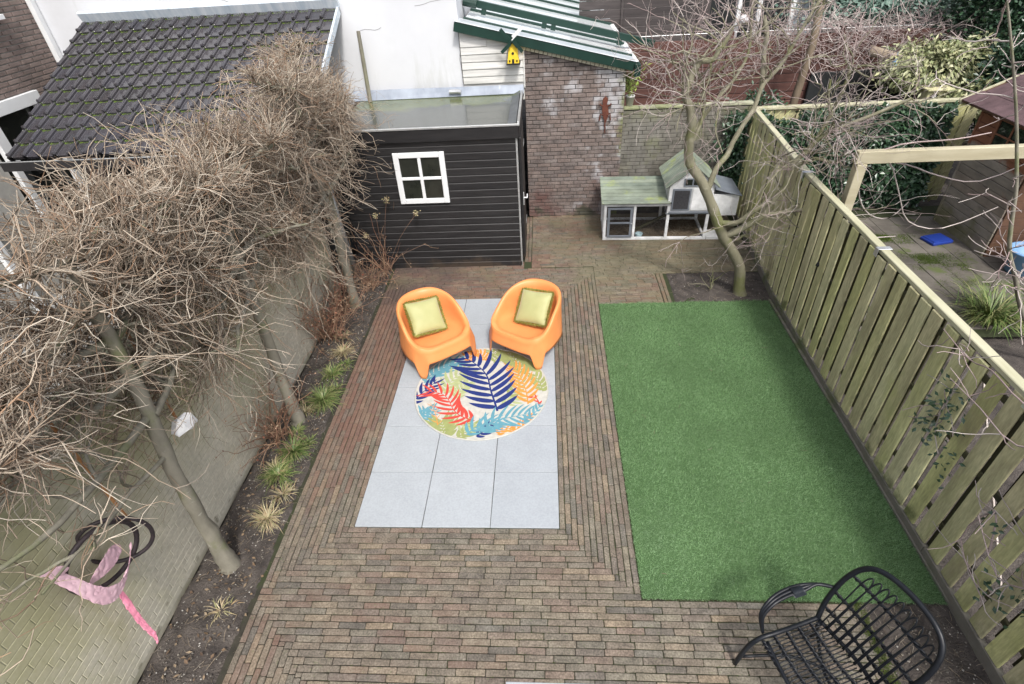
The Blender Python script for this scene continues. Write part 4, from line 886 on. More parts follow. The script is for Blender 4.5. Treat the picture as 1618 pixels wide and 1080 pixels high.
# tangle of bare vines top right
vine = thing('bare_vine', 'grey tangle of leafless vine stems spread below the blue green bush', 'vine', (7.2, 8.2, 0))
tw = Twigs(3); rng = np.random.RandomState(5)
tw.add(np.array([(0,0,0),(.1,0,1),(.0,.05,2.1)]), [.04,.035,.03])
for i in range(900):
    p = (rng.uniform(-1.3, 1.6), rng.uniform(-.5, .6), rng.normal(2.25, .14)); P, _ = wander(p, rng.normal(0, 1, 3)*np.array([1, .6, .35]), rng.uniform(.2, .7), 6, .28); tw.add(P, rng.uniform(.003, .006))
tw.build('stems', M['twig_pale'], vine)

# ================================================================== LEFT NEIGHBOUR YARD
ly = struct(bpy.data.objects.new('yard_paving', None)); C.objects.link(ly)
sheet('yard_bed', -6, -2.5, -1.47, 5.2, -.03, M['joint'], ly)
y = -2.2; pst = MB().bbox((-.248, -.248, -.03), (.248, .248, .002), .004).mesh('paving_stone', M['pave_grey'])
while y < 4.0:
    x = -5.5
    while x < -1.7: place('paving_stone', pst, ly, (x, y, random.gauss(0, .002))); x += .503
    y += .503
dk = thing('added_shade_box', 'added dark timber planter in the left neighbour yard behind the wall', 'shade_box', (-3.0, .1, 0))  # box with soil added to stand for the dark shade in the yard
for s in range(4):
    Mx = Matrix.Rotation(s*PI/2, 4, 'Z')
    for k in range(3): MB().bbox((-.78, -.80, k*.14), (.78, -.765, k*.14+.135), .004, Mx).build('plank', M['dark_board'], dk)
MB().box((-.76, -.76, .0), (.76, .76, .34)).build('shade_fill', M['soil'], dk)
for (x, y, s, lab) in ((-2.3, 2.3, 1.0, 'small yellow green plant in the left neighbour yard near the middle pleached tree'), (-2.2, 1.4, .8, 'low green plant behind the wall nearer the camera than the yellow one')):
    rng = np.random.RandomState(int(s*10)); n = 160; P = rng.normal(0, .11, (n, 3)); P[:, 2] = np.abs(P[:, 2])+.05
    tag(place('garden_plant', leaf_mesh('garden_plant', P, rng.normal(0, 1, (n, 3))+np.array([0,0,.5]), rng.normal(0, .5, (n, 3))+np.array([0,0,1]), rng.uniform(.06, .12, n), rng.uniform(.03, .05, n), M['leaf_bamboo'] if s == 1 else M['blade']), None, (x, y, 0)), lab, 'plant')

# ================================================================== PLEACHED TREES
def pleached(y0, ylo, yhi, label, seed, ntw, base, low=0):
    rng = np.random.RandomState(seed); root = thing('pleached_tree', label, 'tree', (-.97, y0, 0), group='pleached trees along the left wall')
    lean = base
    T = np.array([(0,0,-.05),(.0,0,.02),(-.005,.01,.25),(-.01,.03,.7),(.0,.06,1.2),(-.01,lean*.8,1.8),(.0,lean,2.4),(.0,lean+.03,2.75)])
    def clear(P):      # keeps the trunk and the open foot of the screen free of shoots
        m_ = P[len(P)//2]; yt = np.interp(m_[2], T[:, 2], T[:, 1])
        if m_[0] > -.05 and -.42 < m_[1]-yt-(.42*m_[0]+.0)*0 < .14 and m_[2] < 2.45 and rng.rand() < .75: return False
        if m_[2] < 1.9 and rng.rand() < (.30+.25*(m_[2] < 1.5) if low else .08): return False
        if y0+m_[1] < -.6 and m_[2] < 2.0 and rng.rand() < .52: return False
        return True
    t = Twigs(10); t.add(smooth_poly(T, 4)+rng.normal(0, .004, (29, 3)), np.interp(np.arange(29)/4, range(8), [.098,.083,.062,.055,.050,.047,.042,.024])*(1+rng.normal(0, .05, 29)))
    arms = Twigs(7); tw = Twigs(3)
    starts = []
    for z_ in (1.62, 1.92, 2.20, 2.48, 2.74):
        for s in (-1, 1):
            yc = np.interp(z_, T[:, 2], T[:, 1]); end = (yhi-y0) if s > 0 else (ylo-y0); Ls = abs(end-yc)
            P, _ = wander((rng.normal(0,.02), yc, z_), (rng.normal(0,.1), s, rng.uniform(-.02, .22)), Ls*.97, 9, .12)
            P[:, 0] = np.clip(P[:, 0], -.3, .3); arms.add(P, np.linspace(.030, .011, len(P)))
            starts.append((P, s, z_))
    if low:
        for z_ in (1.30,):
            P, _ = wander((0, np.interp(z_, T[:, 2], T[:, 1]), z_), (-.1, -1, .05), abs(ylo-y0)*.95, 9, .14); P[:, 0] = np.clip(P[:, 0], -.25, .2); arms.add(P, np.linspace(.018, .007, len(P))); starts.append((P, -1, 2.1))
    # knobbly side branches
    subs = []
    for P, s, z_ in starts:
        L_ = np.linalg.norm(P[-1]-P[0])
        for k in range(int(5+L_*(11 if z_ > 1.6 else 6))):
            u = rng.uniform(.03, 1)*(len(P)-1); i = min(int(u), len(P)-2); p = P[i]+(P[i+1]-P[i])*(u-i)
            d = np.array([rng.choice([-1, 1])*rng.uniform(.5, 1.3), rng.normal(0, .6), rng.uniform(-.35, .8)])
            if z_ < 2.0 and rng.rand() < .30: continue
            if z_ < 2.0: d[0] = -abs(d[0])*.8
            Q, dd = wander(p, d, rng.uniform(.15, .42)*(.8 if d[0] < 0 else .6), 4, .28)
            if not clear(Q): continue
            arms.add(Q, np.linspace(.013, .007, 5), 5); subs.append((Q, dd))
    lo_ = np.array([-.60, ylo-y0-.15, .95]); hi_ = np.array([.42, yhi-y0+.12, 2.32])
    for k in range(int(ntw*(.30 if low else .50))):       # long thin shoots that hang out below the arms
        Q, dd = subs[int(len(subs)*rng.uniform(0, .6))]; q = Q[-1]
        P, d2 = wander(q, np.array([rng.normal(0, .35), rng.normal(0, 1), rng.normal(-.45 if low else -.75, .4)]), rng.uniform(.35, .95), 9, .22)
        if not clear(P): continue
        if P[:, 2].min() < .55 or P[-1][0] < -.27: P = P[:5]
        r0 = rng.uniform(.0030, .0052); tw.add(P, np.linspace(r0, r0*.5, len(P)))
        for _ in range(3):
            i = rng.randint(1, len(P)); P2, _ = wander(P[i], d2+rng.normal(0, .7, 3), rng.uniform(.08, .3), 4, .25); tw.add(P2, np.linspace(r0*.6, r0*.35, len(P2)))
    for k in range(ntw):
        Q, dd = subs[int(len(subs)*rng.uniform(0, 1)**.8)]; q = Q[rng.randint(1, 5)]
        if q[2] < 2.05 and not low and rng.rand() < .25: continue
        d = dd*.5+rng.normal(0, .62, 3)*np.array([.8, 1.25, .75]); d[2] += .12+.25*(q[2] > 2.3); d[0] += .15*np.sign(q[0])
        L_ = rng.uniform(.12, .50)
        P, d2 = wander(q, d, L_, 5, .30, .03)
        e = P[-1]
        if not clear(P): continue
        if e[2] > 3.22+.04*math.sin(e[1]*4) or e[0] > .34 or e[0] < -.62 or e[1] < ylo-y0-.25 or e[1] > yhi-y0+.2: 
            P = P[:4]
            if P[-1][2] > 3.3: continue
        r0 = rng.uniform(.0036, .0066); tw.add(P, np.linspace(r0, r0*.45, len(P)))
        for _ in range(rng.randint(1, 4)):
            i = rng.randint(1, len(P)); P2, _ = wander(P[i], d2+rng.normal(0, .8, 3), rng.uniform(.06, .30), 3, .28, .03)
            if P2[-1][2] < 3.28: tw.add(P2, np.linspace(r0*.65, r0*.32, len(P2)))
    t.build('trunk', M['bark'], root); arms.build('limb', M['bark'], root); tag(tw.build('crown', M['twig'], root), None)
    return root
pleached(-.36, -1.62, .46, 'nearest pleached tree, trunk rooted beside the dry grass clump', 21, 1900, .22, 1)
pleached(1.28, .42, 2.35, 'middle pleached tree, trunk rooted beside the big green grass tuft', 22, 1700, .10)
pleached(3.54, 2.3, 4.75, 'farthest pleached tree, its crown touching the black shed', 23, 2300, -.12)
# orange-brown canes tied in the crowns
for (x, y, z_, dx, dz, lab) in ((-1.18, -.62, 1.0, -.06, 1.9, 'orange brown cane upright in the nearest pleached crown'), (-1.15, .12, 1.1, .0, 1.5, 'orange brown cane between the nearest and middle pleached trees'), ):
    tag(MB().tube([(x, y, z_), (x+dx, y+.05, z_+dz)], .011, 6).build('support_cane', M['cane'], None), lab, 'cane')
wb = MB().tube([(-1.0, -.10, 1.30), (-.98, -.04, 1.34), (-.97, .03, 1.31), (-.97, .07, 1.28)], [.02, .06, .055, .02], 10).build('white_bag', M['white_cloth'], None)
tag(wb, 'crumpled white plastic bag caught in the twigs against the pale wall', 'bag')
for v in wb.data.vertices: v.co += Vector(noise.noise_vector(v.co*30))*.03

# hanging hoop with pink cloth
hp = thing('hanging_hoop', 'dark twig wreath rings wrapped in a pink ribbon hanging on the pale wall', 'wreath', (-1.17, -.9, 1.0))
def ring(c, rr, ax, ay, n=36): return [Vector(c)+Vector(ax)*rr*math.cos(2*PI*k/n)+Vector(ay)*rr*math.sin(2*PI*k/n) for k in range(n)]
MB().tube(ring((0, 0, .03), .235, (.25,.95,-.1), (.1,.0,1)), .017, 8, close=True).build('ring', M['hoop'], hp, smooth=True)
MB().tube(ring((.03, .10, .05), .20, (.75,.6,-.1), (-.1,.0,1)), .014, 8, close=True).build('ring', M['hoop'], hp, smooth=True)
def ribbon(pts, w, wd, thick=.002):
    V = []; F = []; n = len(pts)
    for i, p in enumerate(pts):
        p = Vector(p); W = Vector(wd[i] if isinstance(wd, list) else wd).normalized()*w[i] if isinstance(w, list) else Vector(wd).normalized()*w
        V += [p-W, p+W]
    for i in range(n-1): F.append((2*i, 2*i+1, 2*i+3, 2*i+2))
    return MB().add(V, F)
def soft(o, th=.003):
    s = o.modifiers.new('solid', 'SOLIDIFY'); s.thickness = th; q = o.modifiers.new('sub', 'SUBSURF'); q.levels = 3; q.render_levels = 3; o.data.shade_smooth()
    tx = bpy.data.textures.new('wrinkles', 'CLOUDS'); tx.noise_scale = .035; dm = o.modifiers.new('wrinkle', 'DISPLACE'); dm.texture = tx; dm.strength = .022; return o
HO = Vector((-1.17, -.9, 1.0))
def rb(name, pts, w, wd, m): return soft(ribbon([tuple(Vector(p)-HO) for p in pts], w, wd).build(name, M[m], hp))
rb('ribbon', [(-1.14,-1.20,1.33),(-1.10,-1.17,1.22),(-1.07,-1.16,1.08),(-1.05,-1.13,.95),(-1.05,-1.06,.87),(-1.06,-.97,.86),(-1.07,-.87,.90),(-1.10,-.76,.97)], [.03,.045,.05,.06,.055,.045,.035,.03], (0,.75,.65), 'pink')
rb('bow', [(-1.13,-1.10,1.03),(-1.11,-1.04,1.03),(-1.10,-.96,1.03),(-1.11,-.88,1.03),(-1.14,-.80,1.02)], [.01,.05,.075,.07,.05], (0,-.45,.8), 'pink')
rb('bow', [(-1.13,-1.22,1.40),(-1.09,-1.17,1.34),(-1.11,-1.14,1.26)], [.04,.05,.03], (.2,.8,-.2), 'pink')
rb('ribbon_tail', [(-1.12,-1.00,.80),(-1.10,-1.03,.68),(-1.10,-1.05,.52),(-1.09,-1.06,.38),(-1.08,-1.06,.26),(-1.08,-1.09,.20)], [.02,.024,.022,.02,.016,.006], (.2,.9,.1), 'pink_hot')

# ================================================================== SMALL BARE TREE BY THE HUTCH
LIMBS = {
'T':[(4.33,3.62,-0.06),(4.29,3.62,.10),(4.23,3.61,0.42),(4.05,3.61,0.71),(3.91,3.60,0.92),(3.79,3.59,1.16),(3.65,3.59,1.43),(3.54,3.58,1.62),(3.38,3.58,1.83),(3.34,3.57,2.07),(3.34,3.56,2.26),(3.29,3.56,2.44),(3.22,3.55,2.57),(3.24,3.54,2.66),(3.26,3.54,2.77),(3.32,3.53,2.89),(3.37,3.53,2.90),(3.45,3.52,2.91),(3.49,3.51,2.99),(3.57,3.51,3.13),(3.57,3.50,3.20)],
'B':[(3.94,3.60,0.86),(4.04,3.57,0.93),(4.14,3.54,1.01),(4.23,3.51,1.10),(4.32,3.48,1.21),(4.37,3.45,1.38),(4.45,3.42,1.58),(4.44,3.40,1.78),(4.54,3.37,1.96),(4.64,3.34,2.12),(4.79,3.31,2.23),(5.09,3.28,2.37),(5.39,3.25,2.52)],
'C':[(3.81,3.60,1.07),(3.94,3.54,1.07),(4.04,3.47,1.12),(4.16,3.41,1.28),(4.30,3.35,1.43)],
'D':[(4.32,3.50,1.19),(4.39,3.46,1.21),(4.62,3.42,1.27),(4.84,3.38,1.32),(4.99,3.34,1.41),(5.07,3.30,1.50)],
'E':[(3.65,3.62,1.47),(3.72,3.66,1.72),(3.83,3.71,1.85),(3.88,3.75,1.98),(3.98,3.79,2.18),(4.07,3.84,2.32),(4.12,3.88,2.52),(4.18,3.93,2.59),(4.32,3.97,2.75),(4.44,4.01,3.01),(4.59,4.06,3.31),(4.67,4.10,3.42)],
'E2':[(4.15,3.95,2.51),(4.13,3.96,2.69),(4.10,3.97,2.88),(4.10,3.99,3.03),(4.03,4.00,3.21)],
'F':[(3.36,3.60,2.01),(3.43,3.65,2.23),(3.62,3.70,2.49),(3.76,3.75,2.65),(3.88,3.80,2.90),(3.86,3.85,3.22),(3.85,3.90,3.42)],
'F2':[(3.39,3.60,2.07),(3.46,3.64,2.28),(3.47,3.68,2.46),(3.43,3.72,2.65),(3.36,3.76,2.76),(3.38,3.80,2.88)],
'G':[(4.53,3.35,1.96),(4.61,3.36,2.06),(4.68,3.37,2.27),(4.74,3.38,2.47),(4.78,3.39,2.73),(4.74,3.40,2.85)],
'G2':[(4.71,3.38,2.35),(4.65,3.42,2.54),(4.64,3.45,2.69)],
'H':[(4.44,3.40,1.78),(4.67,3.37,1.90),(4.82,3.33,1.87),(4.91,3.30,1.88)],
'I':[(3.24,3.60,2.56),(3.18,3.57,2.75),(3.19,3.53,2.91),(3.13,3.50,3.01)],
'J':[(3.92,3.62,0.91),(4.12,3.68,0.76),(4.28,3.74,0.81),(4.47,3.80,0.59)]}
RAD = {'T':(.075,.020),'B':(.046,.015),'C':(.036,.028),'D':(.032,.013),'E':(.036,.015),'E2':(.030,.024),'F':(.024,.009),'F2':(.020,.012),'G':(.026,.016),'G2':(.016,.012),'H':(.022,.016),'I':(.022,.010),'J':(.020,.010)}
tr = thing('bare_tree', 'gnarled leafless small tree with green bark beside the white hutch', 'tree', (4.31, 3.62, 0))
off = np.array([4.31, 3.62, 0]); rng = np.random.RandomState(9); tw = Twigs(3); sub = Twigs(5)
lim = Twigs(10); secs = []
for k_, P in LIMBS.items():
    P = smooth_poly(P)-off; r0, r1 = RAD[k_]; rr = np.linspace(r0, r1, len(P))*(1+rng.normal(0, .05, len(P)))
    if k_ == 'T': rr[:3] = [.108, .094, .084][:3]; tt = Twigs(12); tt.add(P, rr); tt.build('trunk', M['bark_green'], tr)
    else: lim2 = Twigs(9); lim2.add(P, rr); lim2.build('limb', M['bark_green'], tr)
    n0 = 2 if k_ in ('C', 'J') else (int(len(P)*.6) if k_ in ('T', 'B', 'E') else int(len(P)*.25))
    cnt = {'T':20,'B':32,'C':3,'D':11,'E':26,'E2':8,'F':16,'F2':11,'G':14,'G2':6,'H':7,'I':10,'J':6}[k_]
    for _ in range(cnt):
        i = rng.randint(n0, len(P)); d = rng.normal(0, 1, 3)*np.array([1, .8, .6]); out = P[i]-np.array([-.2, 0, 1.9]); d = d+.55*out/(np.linalg.norm(out)+.1)
        Q, dd = wander(P[i], d, rng.uniform(.25, .75), 7, .20, .015); r = rng.uniform(.006, .011); sub.add(Q, np.linspace(r, r*.5, len(Q))); secs.append((Q, dd, r*.5))
        for _ in range(rng.randint(3, 6)):
            j = rng.randint(1, len(Q)); P2, d2 = wander(Q[j], dd*.7+rng.normal(0, .6, 3)+np.array([0, 0, .1]), rng.uniform(.25, .75), 8, .20, .01); rr2 = rng.uniform(.0026, .0044)
            tw.add(P2, np.linspace(rr2, rr2*.5, len(P2)))
            for _ in range(rng.randint(1, 4)):
                jj = rng.randint(1, len(P2)); P3, _ = wander(P2[jj], d2+rng.normal(0, .9, 3), rng.uniform(.04, .22), 3, .25); tw.add(P3, np.linspace(rr2*.65, rr2*.4, len(P3)))
sub.build('branch', M['bark_green'], tr); tw.build('crown', M['twig_pale'], tr)

# sapling of the right neighbour and twigs over the fence
sp = thing('sapling', 'slender bare sapling with pale buds behind the fence at the right edge', 'tree', (7.2, 2.2, 0))
Psp = smooth_poly([(7.2,2.2,0),(6.67,2.2,.64),(6.42,2.2,1.03),(6.2,2.2,1.36),(6.05,2.2,1.73),(5.96,2.2,1.98),(5.8,2.2,2.32),(5.64,2.2,2.64),(5.42,2.2,3.04),(5.17,2.2,3.47)])-np.array([7.2,2.2,0])
t = Twigs(7); t.add(Psp, np.linspace(.026, .008, len(Psp))); t.build('trunk', M['bark'], sp)
tw = Twigs(4); rng = np.random.RandomState(31)
for k in range(26):
    i = rng.randint(5, len(Psp)); Q, dd = wander(Psp[i], rng.normal(0, 1, 3)+np.array([-.5, 0, .5]), rng.uniform(.2, .7), 7, .18, .03); tw.add(Q, np.linspace(.007, .0035, len(Q)))
    for _ in range(4):
        j = rng.randint(1, len(Q)); P2, _ = wander(Q[j], dd+rng.normal(0, .7, 3), rng.uniform(.05, .25), 4, .2); tw.add(P2, np.linspace(.004, .0028, len(P2)))
tw.build('crown', M['twig_pale'], sp)
cl = thing('climbing_shrub', 'bare climbing stems with small dark leaves hanging over the near board fence', 'climber', (4.62, .2, 0))
tw = Twigs(4); rng = np.random.RandomState(41); o_ = np.array([4.62, .2, 0]); ends = []
main = [[(4.85,-.9,0),(4.80,-.7,1.0),(4.70,-.5,1.72),(4.58,-.23,1.68),(4.56,.06,1.70),(4.58,.27,1.62),(4.56,.56,1.66)], [(4.85,-.9,0),(4.82,-.9,1.2),(4.68,-.7,1.70),(4.57,-.35,1.45),(4.56,-.02,1.44),(4.56,.30,1.42)],
        [(4.85,-.9,0),(4.6,-1.1,.6),(4.52,-1.0,.9),(4.5,-.8,.75),(4.48,-.5,.95)], [(4.85,-.9,0),(4.84,.3,1.3),(4.68,.3,1.66),(4.62,.28,1.3),(4.60,.24,1.0),(4.60,.1,.85)], [(4.6,-.6,.7),(4.56,-.5,1.0),(4.55,-.45,.6),(4.55,-.8,.45)]]
LP, LD, LU = [], [], []
for P in main:
    P = smooth_poly(P)-o_; tw.add(P, np.linspace(.009, .004, len(P)))
    for _ in range(12):
        i = rng.randint(3, len(P)); Q, _ = wander(P[i], rng.normal(0, 1, 3)*np.array([.3, 1, .7]), rng.uniform(.08, .35), 5, .2); Q[:, 0] = np.minimum(Q[:, 0], .0); tw.add(Q, np.linspace(.004, .0025, len(Q)))
for (y, z_, s, n) in ((.25, 1.25, .09, 46), (.2, .98, .09, 40), (0, .87, .06, 14), (.32, .95, .05, 12), (-.55, .9, .05, 8), (-.9, .6, .09, 22), (-.75, .45, .06, 10)):
    for _ in range(n): LP.append((rng.uniform(-.07, -.0), y-.2+rng.normal(0, s), z_+rng.normal(0, s))); LD.append(rng.normal(0, 1, 3)+np.array([-.3, 0, -.4])); LU.append(np.array([-1, -.2, .6])+rng.normal(0, .4, 3))
tw.build('stems', M['twig_pale'], cl)
place('foliage', leaf_mesh('foliage', np.array(LP), np.array(LD), np.array(LU), rng.uniform(.035, .06, len(LP)), rng.uniform(.02, .03, len(LP)), M['leaf_dark']), cl)
# long arching vine over the pergola
av = thing('arching_vine', 'pale bare vine arching from the pergola post across the trellis', 'vine', (5.0, 3.1, 0))
tw = Twigs(4); o_ = np.array([5.0, 3.1, 0])
for P in ([(5.0,3.1,0),(5.03,3.1,1.2),(5.0,3.06,2.0),(5.3,3.1,1.95),(5.6,3.2,1.55),(5.9,3.3,1.15),(6.4,3.4,1.0),(6.9,3.4,1.25)], [(5.0,3.06,2.0),(5.5,3.1,1.9),(5.9,3.15,1.75),(6.4,3.2,1.65),(6.9,3.2,1.9)], [(5.0,3.06,1.9),(5.2,3.2,1.5),(5.5,3.4,1.2),(5.8,3.5,1.1),(5.95,3.5,1.3)],
          [(5.0,3.06,1.98),(5.3,3.0,2.15),(5.8,3.0,2.18),(6.2,3.1,2.2)], [(5.02,3.1,1.5),(5.2,3.3,1.1),(5.6,3.6,.8),(6.1,3.7,.75)]):
    P = smooth_poly(P)-o_; tw.add(P, np.linspace(.009, .006, len(P)))
tw.build('stems', M['twig_pale'], av)

# ================================================================== HUTCH
hu = thing('rabbit_hutch', 'white and grey wooden rabbit hutch with mossy green roofs by the grey wall', 'hutch', (2.62, 5.25, 0), R(-2.6))
W_ = M['hutch_white']
def hb_(name, lo_, hi_, m, parent=hu, b=.004): return MB().bbox(lo_, hi_, b).build(name, m, parent)
D2 = .74; RW = .96; FW = 1.60
for x in (0, RW, FW-.045):                                   # front and back posts
    zt = .60 if x == 0 else (.86 if x > .5 else .6)
    hb_('leg', (x, 0, 0), (x+.045, .04, zt), W_); hb_('leg', (x, D2-.04, 0), (x+.045, D2, zt+.03), W_)
hb_('leg', (.455, 0, .04), (.495, .035, .60), W_)
hb_('bottom_rail', (.0455, .002, .0), (RW-.0005, .036, .045), W_); hb_('bottom_rail', (RW+.0455, .002, .0), (FW-.0455, .036, .045), W_)
hb_('bottom_rail', (.0455, D2-.036, 0), (FW-.0455, D2-.002, .045), W_)
hb_('side_rail', (.004, .0405, 0), (.040, D2-.0405, .045), W_); hb_('side_rail', (.004, .0405, .57), (.040, D2-.0405, .60), W_); hb_('side_rail', (FW-.041, .0405, 0), (FW-.005, D2-.0405, .045), W_)
hb_('side_rail', (.004, .36, .0455), (.040, .395, .569), W_)
hb_('top_rail', (.0455, .002, .565), (.4545, .036, .60), W_); hb_('top_rail', (.4955, .002, .565), (RW-.0005, .036, .60), W_)
# mesh door of the run
dr_ = MB()
for lo_, hi_ in (((.06,-.018,.05),(.10,-.001,.555)),((.405,-.018,.05),(.445,-.001,.555)),((.1005,-.018,.05),(.4045,-.001,.09)),((.1005,-.018,.52),(.4045,-.001,.555)),((.1005,-.018,.285),(.4045,-.001,.315))): dr_.bbox(lo_, hi_, .003)
dro = dr_.build('run_door', M['hutch_grey'], hu)
wm = Twigs(3)
for i in range(20): wm.add(np.array([(.1+i*.0155, -.009, .09), (.1+i*.0155, -.009, .52)]), .0009)
for i in range(28): wm.add(np.array([(.1, -.009, .09+i*.0155), (.405, -.009, .09+i*.0155)]), .0009)
wm.build('wire_mesh', M['mesh_dark'], dro)
MB().tube([(.425,-.018,.30),(.425,-.04,.30),(.46,-.04,.30)], .006, 6).build('latch', M['steel'], dro)
wm = Twigs(3)
for i in range(28): wm.add(np.array([(.5+i*.0165, .018, .045), (.5+i*.0165, .018, .565)]), .0008)
for i in range(33): wm.add(np.array([(.497, .018, .045+i*.0158), (.959, .018, .045+i*.0158)]), .0008)
wm.build('wire_mesh', M['mesh_dark'], hu)
hb_('floor_litter', (.05, .05, .0), (FW-.05, D2-.05, .02), M['hay'])
MB().bbox((0, -.02, 0), (.035, .02, .72), .003, Matrix.Translation((.50, .30, .04)) @ Matrix.Rotation(R(62), 4, 'Y')).build('ramp', M['fence_back'], hu)
MB().box((-.03, 0, -.006), (RW+.05, .85, -.001), Matrix.Translation((-.0, -.045, .628)) @ Matrix.Rotation(math.atan2(.10, .86), 4, 'X')).build('gap_underlay', M['mesh_dark'], hu)  # dark sheet added so the gaps between roof boards look shaded
# run roof: planks across
rr = Matrix.Translation((-.045, -.055, .628)) @ Matrix.Rotation(math.atan2(.10, .86), 4, 'X')
for i in range(8): MB().bbox((0, i*.108, 0), (RW+.07, i*.108+.094, .018), .004, rr).build('roof_board', M['hutch_roof'], hu)
# house part
hb_('house_floor', (RW-.02, -.01, .435), (FW+.01, D2, .455), M['hutch_grey'])
gh = [(RW-.005, .456), (FW+.005, .456), (FW+.005, .90), ((RW+FW)/2, 1.17), (RW-.005, .90)]
Mg = Matrix(((1,0,0,0),(0,0,1,0),(0,1,0,0),(0,0,0,1)))
MB().prism(gh, -.005, .02, Mg).build('front_wall', W_, hu); MB().prism(gh, D2-.02, D2, Mg).build('back_wall', W_, hu)
hb_('side_wall', (RW-.005, .0205, .456), (RW+.015, D2-.0205, .90), W_); hb_('side_wall', (FW-.015, .0205, .456), (FW+.005, D2-.0205, .90), W_)
hb_('mesh_panel', (RW+.045, -.022, .50), (RW+.32, -.0055, .845), M['hutch_grey'])
hb_('mesh_inset', (RW+.07, -.026, .525), (RW+.295, -.0225, .82), M['mesh_dark'])
hb_('house_door', (RW+.335, -.022, .50), (FW-.03, -.0055, .845), W_)
hb_('tray_edge', (RW+.02, -.025, .455), (FW-.02, -.0055, .485), M['hutch_grey'])
gwf = MB()
for lo_, hi_ in (((RW+.19,-.022,.88),(RW+.21,-.0055,1.0)),((RW+.43,-.022,.88),(RW+.45,-.0055,1.0)),((RW+.2105,-.022,.88),(RW+.4295,-.0055,.895)),((RW+.2105,-.022,.985),(RW+.4295,-.0055,1.0)),((RW+.31,-.022,.8955),(RW+.33,-.0055,.9845))): gwf.bbox(lo_, hi_, .002)
gwo = gwf.build('gable_window', M['hutch_grey'], hu); MB().box((RW+.21, -.012, .895), (RW+.43, -.007, .985)).build('pane', M['glass_dark'], gwo)
xm = (RW+FW)/2; ra = math.atan2(.27, .325)
for s in (-1, 1):
    Lr = .50
    MB().box((.0 if s > 0 else -Lr+.01, .01, -.006), (Lr-.01 if s > 0 else 0, .84, -.001), Matrix.Translation((xm, -.07, 1.19)) @ Matrix.Rotation(ra*(1 if s > 0 else -1), 4, 'Y')).build('gap_underlay', M['mesh_dark'], hu)  # dark sheet under the gable boards, standing for shade in their gaps
    for i in range(8):
        Mx = Matrix.Translation((xm, -.07+i*.108, 1.19)) @ Matrix.Rotation(ra*(1 if s > 0 else -1), 4, 'Y')
        MB().bbox((0 if s > 0 else -Lr, 0, 0), (Lr if s > 0 else 0, .094, .018), .004, Mx).build('roof_board', M['hutch_roof'], hu)
# nest box on the right
hb_('nest_box', (FW+.006, .10, .36), (FW+.42, D2-.05, .70), W_)
Mx = Matrix.Translation((FW+.0, .06, .80)) @ Matrix.Rotation(.26, 4, 'Y')
MB().bbox((0, 0, 0), (.46, D2-.06, .014), .004, Mx).build('nest_box_lid', M['hutch_grey'], hu)
hb_('drawer', (FW+.01, .0, .0), (FW+.36, .25, .05), W_)
fb_ = MB().lathe([(.0001,.0),(.05,.0),(.062,.05),(.056,.05),(.045,.012),(.0001,.012)], 16).build('food_bowl', M['bowl'], None, (3.20, 5.31, .025), smooth=True)
tag(fb_, 'small pale blue food bowl inside the run of the hutch', 'bowl')
hy = Twigs(3); rng = np.random.RandomState(2)
for i in range(900): P, _ = wander((rng.uniform(.1, 1.5), rng.uniform(.1, .66), rng.uniform(.01, .06)), rng.normal(0, 1, 3)*np.array([1,1,.2]), rng.uniform(.05, .15), 2, .2); hy.add(P, .0018)
hay = hy.build('hay', M['straw'], None, (2.62, 5.25, 0)); tag(hay, kind='stuff')

